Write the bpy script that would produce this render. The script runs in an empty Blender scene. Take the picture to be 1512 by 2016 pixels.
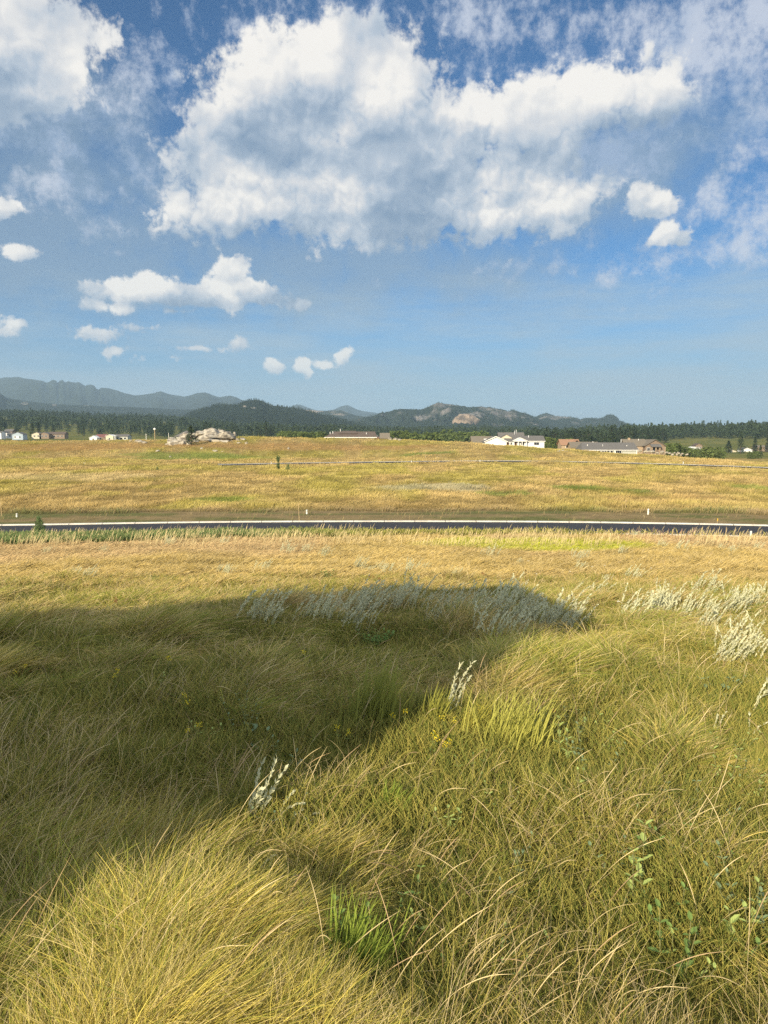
import bpy, bmesh, math, os
import numpy as np
from mathutils import Vector, Matrix

SKIP = ''
sc = bpy.context.scene
COL = sc.collection
R = math.radians

# ------------------------------------------------------------------ camera
CZ = 10.0                      # height of the eye
PITCH = R(5.825)
F = 1500.0                     # focal length in pixels of the 1512 x 2016 photograph
cam_d = bpy.data.cameras.new('camera')
cam_d.sensor_fit = 'VERTICAL'
cam_d.sensor_height = 36.0
cam_d.lens = 36.0 * F / 2016.0
cam_d.clip_start = 0.05
cam_d.clip_end = 60000
cam = bpy.data.objects.new('camera', cam_d)
COL.objects.link(cam)
cam.location = (0, 0, CZ)
cam.rotation_euler = (math.pi / 2 - PITCH, 0, 0)
sc.camera = cam

# ------------------------------------------------------------------ colour management, sampling
sc.view_settings.view_transform = 'Standard'
sc.view_settings.look = 'None'
sc.view_settings.gamma = 1.0
sc.view_settings.use_curve_mapping = False
sc.view_settings.exposure = 0.60
sc.cycles.use_denoising = False
sc.cycles.denoiser = 'OPENIMAGEDENOISE'
sc.cycles.denoising_input_passes = 'RGB_ALBEDO_NORMAL'
sc.cycles.denoising_prefilter = 'ACCURATE'
sc.cycles.use_adaptive_sampling = False
sc.cycles.max_bounces = 6
sc.cycles.diffuse_bounces = 3
sc.cycles.glossy_bounces = 2
sc.cycles.transmission_bounces = 3
sc.cycles.transparent_max_bounces = 8
sc.cycles.volume_bounces = 0
sc.cycles.sample_clamp_indirect = 4.0
try:
    sc.cycles_curves.shape = 'RIBBONS'
    sc.cycles_curves.subdivisions = 2
except Exception:
    pass

# ------------------------------------------------------------------ sun
SUN_EL = R(21.0)
SUN_AZ = R(207.2)              # clockwise from +Y (the viewing direction)
to_sun = Vector((math.sin(SUN_AZ) * math.cos(SUN_EL), math.cos(SUN_AZ) * math.cos(SUN_EL), math.sin(SUN_EL)))
ld = bpy.data.lights.new('sun', 'SUN')
ld.energy = 5.0
ld.angle = R(0.6)
ld.color = (1.0, 0.85, 0.60)
lo = bpy.data.objects.new('sun', ld)
COL.objects.link(lo)
lo.rotation_euler = to_sun.to_track_quat('Z', 'Y').to_euler()

# ------------------------------------------------------------------ pixel helpers (1512 x 2016 photograph)
def ray(px, py):
    """unit direction in the world for a pixel of the photograph"""
    a, b = (px - 756.0) / F, -(py - 1008.0) / F
    d = Vector((a, b * math.sin(PITCH) + math.cos(PITCH), b * math.cos(PITCH) - math.sin(PITCH)))
    return d.normalized()

def azel(px, py):
    d = ray(px, py)
    return math.atan2(d.x, d.y), math.asin(d.z)

def tan_row(row):
    """downward slope seen at an image row"""
    return math.tan(math.atan((row - 1008.0) / F) + PITCH)

# ------------------------------------------------------------------ world: sky and clouds in sky directions
world = bpy.data.worlds.new('World')
sc.world = world
world.use_nodes = True
wn = world.node_tree
wn.nodes.clear()
WL = wn.links

class G:
    """tiny node-expression helper"""
    def __init__(s, nt): s.nt = nt
    def _in(s, sock, v):
        if v is None: return
        if hasattr(v, 'links'): s.nt.links.new(v, sock)
        else: sock.default_value = v
    def m(s, op, a, b=None, c=None, clamp=False):
        n = s.nt.nodes.new('ShaderNodeMath'); n.operation = op; n.use_clamp = clamp
        s._in(n.inputs[0], a); s._in(n.inputs[1], b); s._in(n.inputs[2], c)
        return n.outputs[0]
    def v(s, op, a, b=None, c=None, scale=None):
        n = s.nt.nodes.new('ShaderNodeVectorMath'); n.operation = op
        s._in(n.inputs[0], a); s._in(n.inputs[1], b)
        if c is not None: s._in(n.inputs[2], c)
        if scale is not None: s._in(n.inputs['Scale'], scale)
        return n.outputs[1] if op in ('LENGTH', 'DOT_PRODUCT', 'DISTANCE') else n.outputs[0]
    def noise(s, vec, scale, detail=4, rough=0.5, dist=0.0, col=False, dim='3D', lac=2.0):
        n = s.nt.nodes.new('ShaderNodeTexNoise'); n.noise_dimensions = dim
        s._in(n.inputs['Vector'], vec); n.inputs['Scale'].default_value = scale
        n.inputs['Detail'].default_value = detail; n.inputs['Roughness'].default_value = rough
        n.inputs['Distortion'].default_value = dist; n.inputs['Lacunarity'].default_value = lac
        return n.outputs['Color' if col else 'Fac']
    def smooth(s, x, lo, hi, a=0.0, b=1.0):
        n = s.nt.nodes.new('ShaderNodeMapRange'); n.interpolation_type = 'SMOOTHSTEP'
        s._in(n.inputs[0], x); s._in(n.inputs[1], lo); s._in(n.inputs[2], hi); s._in(n.inputs[3], a); s._in(n.inputs[4], b)
        return n.outputs[0]
    def lin(s, x, lo, hi, a=0.0, b=1.0, clamp=True):
        n = s.nt.nodes.new('ShaderNodeMapRange'); n.clamp = clamp
        s._in(n.inputs[0], x); s._in(n.inputs[1], lo); s._in(n.inputs[2], hi); s._in(n.inputs[3], a); s._in(n.inputs[4], b)
        return n.outputs[0]
    def mix(s, f, a, b):
        n = s.nt.nodes.new('ShaderNodeMix'); n.data_type = 'RGBA'
        s._in(n.inputs[0], f)
        for k, x in ((6, a), (7, b)):
            if hasattr(x, 'links'): s.nt.links.new(x, n.inputs[k])
            else: n.inputs[k].default_value = (*x, 1.0)
        return n.outputs[2]
    def ramp(s, f, stops):
        n = s.nt.nodes.new('ShaderNodeValToRGB')
        while len(n.color_ramp.elements) < len(stops): n.color_ramp.elements.new(0.5)
        for e, (p, c) in zip(n.color_ramp.elements, stops):
            e.position = p; e.color = (*c, 1.0)
        s._in(n.inputs[0], f)
        return n.outputs[0]

g = G(wn)
tc = wn.nodes.new('ShaderNodeTexCoord').outputs['Generated']
sep = wn.nodes.new('ShaderNodeSeparateXYZ'); WL.new(tc, sep.inputs[0])
az = g.m('ARCTAN2', sep.outputs[0], sep.outputs[1])
el = g.m('ARCSINE', sep.outputs[2])

cmb = wn.nodes.new('ShaderNodeCombineXYZ'); WL.new(az, cmb.inputs[0]); WL.new(el, cmb.inputs[1])
P0 = cmb.outputs[0]
def warp(amount, scale, detail, seed):
    n = g.noise(g.v('ADD', P0, (seed, seed * 0.7, 0)), scale, detail, 0.6, col=True, dim='2D')
    return g.v('SCALE', g.v('SUBTRACT', n, (0.5, 0.5, 0.5)), scale=amount)
flat = g.v('MULTIPLY', g.v('ADD', warp(0.030, 7.0, 1, 3.1), warp(0.018, 25.0, 2, 9.7)), (1, 1, 0))
PW = g.v('ADD', P0, flat)

def field(P, blobs, k=0.02):
    """largest signed distance (radians) inside a list of ellipses (cx, cy, rx, ry, degrees)"""
    out = None
    for b in blobs:
        cx, cy, rx, ry = b[:4]
        rot = b[4] if len(b) > 4 else 0.0
        a, e = azel(cx, cy)
        ra = abs(azel(cx + rx, cy)[0] - azel(cx - rx, cy)[0]) / 2
        re = abs(azel(cx, cy - ry)[1] - azel(cx, cy + ry)[1]) / 2
        mp = wn.nodes.new('ShaderNodeMapping'); mp.vector_type = 'TEXTURE'
        WL.new(P, mp.inputs['Vector'])
        mp.inputs['Location'].default_value = (a, e, 0)
        mp.inputs['Rotation'].default_value = (0, 0, R(rot))
        mp.inputs['Scale'].default_value = (ra, re, 1)
        ln = g.v('LENGTH', mp.outputs[0])
        r = min(ra, re)
        d = g.m('MULTIPLY_ADD', ln, -r, r)
        out = d if out is None else g.m('SMOOTH_MAX', out, d, k)
    return out

CUM = [(650,150,190,100), (540,225,155,125), (765,180,120,105), (470,350,125,75), (450,415,110,48), (640,390,200,90), (820,330,170,140),
       (950,245,100,80), (1050,225,150,80), (1180,205,140,72), (1290,185,75,60), (1000,420,165,60), (1070,418,74,42), (1010,330,120,60), (720,440,220,42), (400,300,55,40),
       (55,80,150,115), (40,190,130,60), (205,92,20,36,20)]
WISP = [(1390,110,150,95,-10), (1440,40,120,60), (1500,20,120,90), (1195,45,60,26), (1490,270,60,75), (1300,190,110,80), (955,32,62,40), (280,155,42,24),
        (930,135,35,20), (1050,150,45,20), (1150,300,210,80,12), (260,325,80,30,-20), (1430,415,75,34), (1440,483,100,12,3), (1225,500,60,16), (225,200,22,36,10), (1400,130,90,60),
        (95,365,45,18), (188,425,20,20,40), (10,265,35,18), (110,210,110,75), (490,60,30,20), (1120,150,90,25), (620,45,60,16)]
SMALL = [(1274,402,62,28), (1262,386,34,24), (1325,468,52,18), (1316,457,26,17), (330,572,95,32), (440,577,115,32), (458,528,44,27,10), (225,572,70,22),
         (200,658,66,15), (275,648,38,13), (467,676,17,14), (22,638,40,19), (5,410,34,18), (182,603,28,14), (240,607,28,10), (345,611,50,7), (596,720,20,16), (640,716,28,9,5), (678,702,20,13,40),
         (540,722,16,11), (375,688,48,5), (340,708,42,5), (224,695,11,6), (582,598,22,8), (50,503,26,16), (545,408,22,9), (585,430,22,22)]
SHADE = [(640,232,110,22,4), (560,300,160,26), (700,320,190,42,-4), (800,290,110,50), (470,458,140,34), (640,385,120,14), (780,425,180,24), (900,462,260,28), (50,250,200,70), (10,150,60,40), (400,604,200,16),
         (1110,442,60,8), (1265,425,80,13), (1325,482,60,8), (570,590,90,22), (240,670,120,8), (1290,280,140,60), (1000,400,60,12), (1180,330,160,40)]
VEIL = [(150,450,270,60), (140,545,300,70), (250,350,110,55), (60,520,130,90), (590,510,260,62), (800,530,220,55), (1200,340,200,110,20), (90,230,170,110), (110,350,200,60), (640,560,90,50)]
CIRR = [(1330,590,360,20,3), (1250,690,430,26,3), (1350,745,520,45,1), (1120,640,260,12,4), (900,760,420,40), (390,660,120,14), (520,710,80,12), (1400,560,120,8,4), (960,610,160,8), (200,780,700,60), (1400,800,700,60)]

def puffs(vec, detail):
    """billowing noise around 0.5: rounded heads (cellular) over a fractal"""
    n = g.noise(vec, 11.0, 4, 0.56, dim='2D')
    w = g.v('ADD', vec, g.v('SCALE', g.v('SUBTRACT', g.noise(vec, 30.0, 2, 0.6, col=True, dim='2D'), (0.5, 0.5, 0.5)), scale=0.035))
    vo = wn.nodes.new('ShaderNodeTexVoronoi'); vo.feature = 'F1'; vo.voronoi_dimensions = '2D'
    g._in(vo.inputs['Vector'], w); vo.inputs['Scale'].default_value = 17.0
    vo.inputs['Detail'].default_value = detail; vo.inputs['Roughness'].default_value = 0.6
    vo.normalize = True
    return g.m('MULTIPLY_ADD', vo.outputs['Distance'], -0.62, g.m('MULTIPLY_ADD', n, 0.55, 0.42))

fb = puffs(P0, 3.0)
fb2 = puffs(g.v('ADD', P0, (-0.004, 0.008, 0)), 2.0)
low = g.noise(P0, 8.0, 3, 0.5, dim='2D')
low2 = g.noise(g.v('ADD', P0, (-0.02, 0.035, 0)), 8.0, 3, 0.5, dim='2D')
big = g.noise(g.v('ADD', P0, (4.0, 1.0, 0)), 5.0, 4, 0.55, dim='2D')
fine = g.noise(P0, 45.0, 5, 0.68, dim='2D')

def cloud_alpha(D, amp, lo, hi):
    d = g.m('MULTIPLY_ADD', g.m('SUBTRACT', fb, 0.5), amp, D)
    return g.smooth(d, lo, hi), d

Dc = field(PW, CUM)
Dc_up = field(g.v('ADD', PW, (-0.008, 0.032, 0)), CUM)
Dw = field(PW, WISP)
Ds = field(g.v('ADD', P0, g.v('SCALE', flat, scale=0.3)), SMALL, 0.003)
Ds_up = field(g.v('ADD', g.v('ADD', P0, g.v('SCALE', flat, scale=0.3)), (-0.003, 0.010, 0)), SMALL, 0.003)
Dsh = field(g.v('ADD', P0, g.v('SCALE', flat, scale=0.8)), SHADE, 0.012)
Dv = field(PW, VEIL)
strk = g.noise(g.v('MULTIPLY', P0, (1.0, 6.0, 1.0)), 5.0, 5, 0.6, dim='2D')
Dci = g.m('MULTIPLY_ADD', g.m('SUBTRACT', strk, 0.5), 0.12, field(g.v('ADD', P0, g.v('SCALE', flat, scale=0.5)), CIRR))

aC, dC = cloud_alpha(g.m('MULTIPLY_ADD', g.m('SUBTRACT', fine, 0.5), 0.040, Dc), 0.10, -0.009, 0.010)
aW, dW = cloud_alpha(g.m('MULTIPLY_ADD', g.m('SUBTRACT', fine, 0.5), 0.12, Dw), 0.15, -0.026, 0.045)
aS, dS = cloud_alpha(g.m('MULTIPLY_ADD', g.m('SUBTRACT', fine, 0.5), 0.018, Ds), 0.030, -0.002, 0.004)
aV, dV = cloud_alpha(Dv, 0.13, -0.045, 0.030)
aCi = g.smooth(Dci, -0.05, 0.05)

# light on the cloud: puffs facing the sun are bright, undersides grey
lit = g.m('ADD', g.m('MULTIPLY', g.m('SUBTRACT', fb, fb2), 0.85), g.m('MULTIPLY', g.m('SUBTRACT', low, low2), 1.3))
shd = g.smooth(g.m('MULTIPLY_ADD', g.m('SUBTRACT', fb, 0.5), -0.09, Dsh), -0.022, 0.020)
vert = g.m('MULTIPLY', g.m('SUBTRACT', Dc, Dc_up), 5.0)
vert_s = g.m('MULTIPLY', g.m('SUBTRACT', Ds, Ds_up), 17.0)
w_s = g.smooth(g.m('SUBTRACT', Ds, Dc), -0.004, 0.004)
vert = g.m('ADD', g.m('MULTIPLY', vert, g.m('SUBTRACT', 1.0, w_s)), g.m('MULTIPLY', vert_s, w_s))
tone = g.m('SUBTRACT', g.m('ADD', g.m('ADD', 0.80, lit), vert), g.m('MULTIPLY', shd, 0.52))
tone = g.m('ADD', tone, g.m('MULTIPLY', g.m('SUBTRACT', big, 0.5), 0.25))
cloud_col = g.ramp(tone, [(0.0, (0.24, 0.34, 0.48)), (0.30, (0.36, 0.45, 0.57)), (0.55, (0.52, 0.59, 0.68)), (0.78, (0.74, 0.75, 0.77)), (1.0, (1.0, 0.96, 0.90))])
wisp_col = g.mix(g.smooth(tone, 0.4, 1.0), (0.36, 0.47, 0.66), (0.64, 0.69, 0.80))

sky = wn.nodes.new('ShaderNodeTexSky')
sky.sky_type = 'NISHITA'
sky.sun_disc = False
sky.sun_elevation = SUN_EL
sky.sun_rotation = SUN_AZ
sky.altitude = 1600
sky.air_density = 1.0
sky.dust_density = 0.4
sky.ozone_density = 3.0
bg_sky = wn.nodes.new('ShaderNodeBackground'); bg_sky.inputs[1].default_value = 0.066
WL.new(g.v('MULTIPLY', sky.outputs[0], (0.38, 0.76, 1.00)), bg_sky.inputs[0])
def bgm(prev, col, alpha, k=0.66):
    b = wn.nodes.new('ShaderNodeBackground'); g._in(b.inputs[0], col if hasattr(col, 'links') else (*col, 1)); b.inputs[1].default_value = k
    mx = wn.nodes.new('ShaderNodeMixShader'); g._in(mx.inputs[0], alpha); WL.new(prev, mx.inputs[1]); WL.new(b.outputs[0], mx.inputs[2])
    return mx.outputs[0]
sh = bg_sky.outputs[0]
sh = bgm(sh, (0.27, 0.40, 0.52), g.m('MULTIPLY', g.smooth(el, 0.17, -0.02), 0.85))
sh = bgm(sh, (0.42, 0.53, 0.62), g.m('MULTIPLY', aCi, 0.85))
sh = bgm(sh, (0.28, 0.38, 0.49), g.m('MULTIPLY', aV, 0.66))
sh = bgm(sh, wisp_col, g.m('MULTIPLY', aW, 0.85))
sh = bgm(sh, cloud_col, g.m('MULTIPLY', g.m('MAXIMUM', aC, aS), 0.97))
# bright broken cloud outside the view, added to raise fill light in the shade
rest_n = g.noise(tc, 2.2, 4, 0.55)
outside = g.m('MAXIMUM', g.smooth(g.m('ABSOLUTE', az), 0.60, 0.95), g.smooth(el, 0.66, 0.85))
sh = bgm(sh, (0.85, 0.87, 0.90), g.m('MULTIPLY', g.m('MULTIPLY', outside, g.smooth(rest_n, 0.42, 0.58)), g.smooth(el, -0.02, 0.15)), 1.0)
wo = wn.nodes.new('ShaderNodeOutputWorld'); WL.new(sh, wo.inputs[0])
world.cycles.sampling_method = 'MANUAL'
world.cycles.sample_map_resolution = 512

# ------------------------------------------------------------------ numpy noise
def _hash(*c, seed=0):
    h = np.full(np.shape(c[0]), (seed * 974711 + 12345) & 0xffffffff, dtype=np.uint64)
    for k, v in zip((374761393, 668265263, 2147483647 - 18), c):
        h = (h + (v.astype(np.int64) & 0xffffffff).astype(np.uint64) * np.uint64(k)) & np.uint64(0xffffffff)
        h = ((h ^ (h >> np.uint64(13))) * np.uint64(1274126177)) & np.uint64(0xffffffff)
        h ^= h >> np.uint64(16)
    return (h & np.uint64(0xffffff)).astype(np.float64) / 0xffffff

def vn(x, y, seed=0):
    ix, iy = np.floor(x), np.floor(y); fx, fy = x - ix, y - iy
    fx = fx * fx * (3 - 2 * fx); fy = fy * fy * (3 - 2 * fy)
    a, b = _hash(ix, iy, seed=seed), _hash(ix + 1, iy, seed=seed)
    c, d = _hash(ix, iy + 1, seed=seed), _hash(ix + 1, iy + 1, seed=seed)
    return (a * (1 - fx) + b * fx) * (1 - fy) + (c * (1 - fx) + d * fx) * fy

def vn3(x, y, z, seed=0):
    iz = np.floor(z); fz = z - iz; fz = fz * fz * (3 - 2 * fz)
    def lay(k):
        ix, iy = np.floor(x), np.floor(y); fx, fy = x - ix, y - iy
        fx = fx * fx * (3 - 2 * fx); fy = fy * fy * (3 - 2 * fy)
        a, b = _hash(ix, iy, k, seed=seed), _hash(ix + 1, iy, k, seed=seed)
        c, d = _hash(ix, iy + 1, k, seed=seed), _hash(ix + 1, iy + 1, k, seed=seed)
        return (a * (1 - fx) + b * fx) * (1 - fy) + (c * (1 - fx) + d * fx) * fy
    return lay(iz) * (1 - fz) + lay(iz + 1) * fz

def fbm(x, y, o=4, seed=0, gain=0.5):
    s, a, t = 0, 1, 0
    for k in range(o):
        s = s + a * vn(x * 2 ** k + 17.3 * k, y * 2 ** k - 9.1 * k, seed + k); t += a; a *= gain
    return s / t            # 0..1

def fbm3(x, y, z, o=3, seed=0, gain=0.5):
    s, a, t = 0, 1, 0
    for k in range(o):
        s = s + a * vn3(x * 2 ** k, y * 2 ** k, z * 2 ** k, seed + k); t += a; a *= gain
    return s / t

def sst(x, a, b):
    t = np.clip((x - a) / (b - a), 0, 1)
    return t * t * (3 - 2 * t)

# ------------------------------------------------------------------ terrain
NY = np.array([-60, 0.5, 3, 5, 8, 11, 15, 18, 22, 30, 40, 52, 62, 66, 72])
NZ = -np.array([2.3, 2.3, 2.5, 2.75, 3.05, 3.4, 3.95, 4.35, 4.85, 5.75, 6.75, 7.75, 8.45, 8.62, 8.62])
COLS = np.array([-900, 0, 300, 420, 500, 640, 760, 900, 1000, 1100, 1250, 1400, 1512, 2400])
# crest distance and image row, then rows at set distances beyond
CRY = np.array([330, 330, 325, 330, 335, 335, 335, 320, 310, 300, 285, 275, 265, 240])
CRR = np.array([871, 869, 867, 863, 860, 863, 865, 871, 878.5, 885.5, 896, 906, 914, 948])
FARY = np.array([460, 600, 800, 1000, 1300, 1700, 2200, 3200])
FARR = np.array([
 [874, 870, 863, 852, 838, 822, 818, 850], [874, 868, 862, 852, 838, 822, 818, 850], [872, 870, 866, 860, 846, 832, 828, 850], [874, 870, 866, 861, 848, 842, 840, 850], [874, 870, 866, 862, 852, 848, 846, 850],
 [878, 874, 870, 866, 856, 852, 850, 851], [882, 878, 874, 870, 862, 856, 852, 851], [888, 882, 876, 870, 862, 856, 852, 851],
 [892, 886, 880, 873, 864, 856, 852, 851], [898, 890, 882, 873, 864, 856, 852, 851], [906, 896, 880, 868, 858, 852, 850, 851],
 [912, 896, 878, 864, 854, 850, 848, 851], [916, 896, 874, 862, 852, 848, 846, 851], [930, 900, 874, 862, 852, 848, 846, 851]], float)
TY = np.array([72, 110, 165, 180])
tanr = np.vectorize(tan_row)
GY = np.concatenate([np.linspace(72, 420, 120), np.geomspace(430, 3200, 50), [14000]])
GZ = np.zeros((len(COLS), len(GY)))
for i in range(len(COLS)):
    flat_end = CRY[i] - 58
    zc = -tan_row(CRR[i]) * CRY[i]
    ky = [72, flat_end * 0.6, flat_end, CRY[i] - 34, CRY[i] - 14, CRY[i], CRY[i] + 25, CRY[i] + 60] + list(FARY[1:]) + [14000]
    zb = -tan_row(FARR[i][0]) * (CRY[i] + 60)
    kz = [-8.62, -8.62, -8.62, -8.62 + 0.50 * (zc + 8.62), -8.62 + 0.86 * (zc + 8.62), zc, zc - 0.5, min(zb, zc - 2.0)] + list(-tanr(FARR[i][1:]) * FARY[1:]) + [-20]
    GZ[i] = np.interp(GY, ky, kz)
    s_ = np.convolve(np.pad(GZ[i], 2, 'edge'), np.ones(5) / 5, 'valid'); GZ[i][3:116] = s_[3:116]

def ease(x, xs):
    """fractional index along xs"""
    k = np.clip(np.searchsorted(xs, x, side='right') - 1, 0, len(xs) - 2)
    return k, np.clip((x - xs[k]) / (xs[k + 1] - xs[k]), 0, 1)

def near_smooth(y):
    ys = np.linspace(-60, 72, 400); zs = np.interp(ys, NY, NZ)
    kern = np.ones(13) / 13
    zs = np.convolve(np.pad(zs, 6, 'edge'), kern, 'valid')
    return np.interp(y, ys, zs)

def terrain(x, y):
    """ground height (world z) at plan position"""
    x = np.asarray(x, float); y = np.asarray(y, float)
    zn = near_smooth(y)
    px = 756 + F * x / np.maximum(y, 30.0)
    ye = np.maximum(y, 72.0)
    i, fi = ease(px, COLS); fi = fi * fi * (3 - 2 * fi)
    j, fj = ease(ye, GY)
    zf = (GZ[i, j] * (1 - fj) + GZ[i, j + 1] * fj) * (1 - fi) + (GZ[i + 1, j] * (1 - fj) + GZ[i + 1, j + 1] * fj) * fi
    z = np.where(y < 72, zn, zf)
    # mounds and hollows
    am = (1 - sst(y, 20, 60)) * sst(y, -2, 3)
    z = z + am * ((0.18 + 0.28 * sst(y, 6, 14)) * (fbm(x * 0.42, y * 0.42, 2, 5) - 0.5) + 0.30 * (fbm(x * 1.15, y * 1.15, 2, 6) - 0.5))
    am2 = 0.5 * sst(y, 85, 100) * (1 - sst(y, 400, 900)) * (1 - roadmask2(x, y))
    z = z + am2 * (fbm(x * 0.06, y * 0.06, 3, 8) - 0.5)
    z = z + 8.0 * sst(y, 1000, 2500) * (fbm(x * 0.004, y * 0.004, 4, 9) - 0.5)
    return z + CZ

# road beyond the meadow: near edge and far edge as functions of image column
R1X = np.array([-900, 0, 400, 900, 1250, 1512, 2400])
R1F = np.array([70, 72.1, 75.2, 75.8, 74.6, 72.1, 62])
def road1_far(x, y):
    return np.interp(756 + F * x / np.maximum(y, 20), R1X, R1F)
R2X = np.array([395, 470, 600, 750, 900, 1000, 1100, 1250, 1400, 1512, 1900, 2400])
R2R = np.array([916.0, 914, 911.3, 909.6, 907.6, 907.2, 908.3, 912, 916.3, 921, 938, 960])
R2D = 8.62 / tanr(R2R)
def roadmask2(x, y):
    px = 756 + F * x / np.maximum(y, 20)
    d = np.interp(px, R2X, R2D)
    return np.where(px > 380, 1 - sst(np.abs(y - d + 3), 8, 22), 0)

def at(px, row=None, y=None):
    """world point of a thing whose foot is seen at this pixel (or stands at distance y in that column)"""
    if y is None:
        d = ray(px, row)
        ts = np.geomspace(2.5, 3000, 6000)
        zz = CZ + d.z * ts; gr = terrain(d.x * ts, d.y * ts)
        k = int(np.argmax(zz <= gr)) if (zz <= gr).any() else len(ts) - 1
        t = ts[k]
        x, y = d.x * t, d.y * t
    else:
        x = (px - 756.0) / F * y * 1.0
    return Vector((x, y, float(terrain(x, y))))

# ------------------------------------------------------------------ mesh helpers
def link(o, parent=None):
    COL.objects.link(o)
    if parent is not None: o.parent = parent
    return o

def nmesh(name, v, f, mat, parent=None, smooth=False, loc=None):
    """one mesh object out of numpy arrays; f is an (n, k) array or a list of index tuples"""
    me = bpy.data.meshes.new(name)
    v = np.asarray(v, np.float32)
    if isinstance(f, np.ndarray):
        n, k = f.shape
        me.vertices.add(len(v)); me.vertices.foreach_set('co', v.ravel())
        me.loops.add(n * k); me.loops.foreach_set('vertex_index', f.astype(np.int32).ravel())
        me.polygons.add(n); me.polygons.foreach_set('loop_start', np.arange(0, n * k, k, dtype=np.int32))
        me.update(calc_edges=True)
    else:
        me.from_pydata([tuple(p) for p in v], [], f); me.update()
    if smooth: me.polygons.foreach_set('use_smooth', np.ones(len(me.polygons), bool))
    for m_ in (mat if isinstance(mat, (list, tuple)) else [mat]): me.materials.append(m_)
    o = bpy.data.objects.new(name, me)
    if loc is not None: o.location = loc
    return link(o, parent)

def tag(o, label=None, cat=None, group=None, kind=None):
    if label: o['label'] = label
    if cat: o['category'] = cat
    if group: o['group'] = group
    if kind: o['kind'] = kind
    return o

def empty(name, loc, rz=0.0):
    o = bpy.data.objects.new(name, None); o.empty_display_size = 0.3
    o.location = loc; o.rotation_euler = (0, 0, rz)
    return link(o)

def colattr(o, name, arr):
    a = o.data.attributes.new(name, 'FLOAT_COLOR', 'POINT')
    c = np.ones((len(arr), 4), np.float32); c[:, :3] = arr
    a.data.foreach_set('color', c.ravel())

class MB:
    """collects boxes, prisms and tubes in one bmesh-free list"""
    def __init__(s): s.v = []; s.f = []
    def add(s, v, f):
        k = len(s.v); s.v += [tuple(p) for p in v]; s.f += [tuple(i + k for i in q) for q in f]; return s
    def box(s, x0, x1, y0, y1, z0, z1):
        v = [(x0,y0,z0),(x1,y0,z0),(x1,y1,z0),(x0,y1,z0),(x0,y0,z1),(x1,y0,z1),(x1,y1,z1),(x0,y1,z1)]
        return s.add(v, [(0,3,2,1),(4,5,6,7),(0,1,5,4),(1,2,6,5),(2,3,7,6),(3,0,4,7)])
    def tube(s, p0, p1, r0, r1=None, n=8):
        r1 = r0 if r1 is None else r1
        p0, p1 = Vector(p0), Vector(p1); d = (p1 - p0).normalized()
        a = d.orthogonal().normalized(); b = d.cross(a)
        v = [p0 + (a * math.cos(t) + b * math.sin(t)) * r0 for t in [2 * math.pi * k / n for k in range(n)]]
        v += [p1 + (a * math.cos(t) + b * math.sin(t)) * r1 for t in [2 * math.pi * k / n for k in range(n)]]
        f = [(k, (k + 1) % n, n + (k + 1) % n, n + k) for k in range(n)] + [tuple(range(n))[::-1], tuple(range(n, 2 * n))]
        return s.add(v, f)
    def prism(s, poly, d):
        """extrude a closed 3-D polygon by vector d"""
        n = len(poly); d = Vector(d); v = [Vector(p) for p in poly]; v += [p + d for p in v]
        return s.add(v, [tuple(range(n))[::-1], tuple(range(n, 2 * n))] + [(k, (k + 1) % n, n + (k + 1) % n, n + k) for k in range(n)])
    def build(s, name, mat, parent=None, loc=None):
        return nmesh(name, np.array(s.v), s.f, mat, parent, loc=loc)

# ------------------------------------------------------------------ materials
def material(name):
    m = bpy.data.materials.new(name); m.use_nodes = True
    nt = m.node_tree; nt.nodes.clear()
    out = nt.nodes.new('ShaderNodeOutputMaterial')
    return m, G(nt), out

def simple(name, c1, c2=None, scale=3.0, rough=0.8, bump=0.0, bscale=None, detail=4, lo=0.35, hi=0.65, spec=0.3, squash=None, metal=0.0):
    m, q, out = material(name)
    nt = q.nt
    p = nt.nodes.new('ShaderNodeBsdfPrincipled')
    p.inputs['Roughness'].default_value = rough
    p.inputs['Specular IOR Level'].default_value = spec
    p.inputs['Metallic'].default_value = metal
    co = nt.nodes.new('ShaderNodeTexCoord').outputs['Object']
    if squash: co = q.v('MULTIPLY', co, squash)
    c2 = c2 or tuple(x * 0.75 for x in c1)
    n = q.noise(co, scale, detail, 0.6)
    nt.links.new(q.mix(q.lin(n, lo, hi), c2, c1), p.inputs['Base Color'])
    if bump:
        b = nt.nodes.new('ShaderNodeBump'); b.inputs['Strength'].default_value = bump
        b.inputs['Distance'].default_value = 0.1
        nt.links.new(q.noise(co, bscale or scale * 3, 5, 0.65), b.inputs['Height']); nt.links.new(b.outputs[0], p.inputs['Normal'])
    nt.links.new(p.outputs[0], out.inputs[0])
    return m

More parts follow.
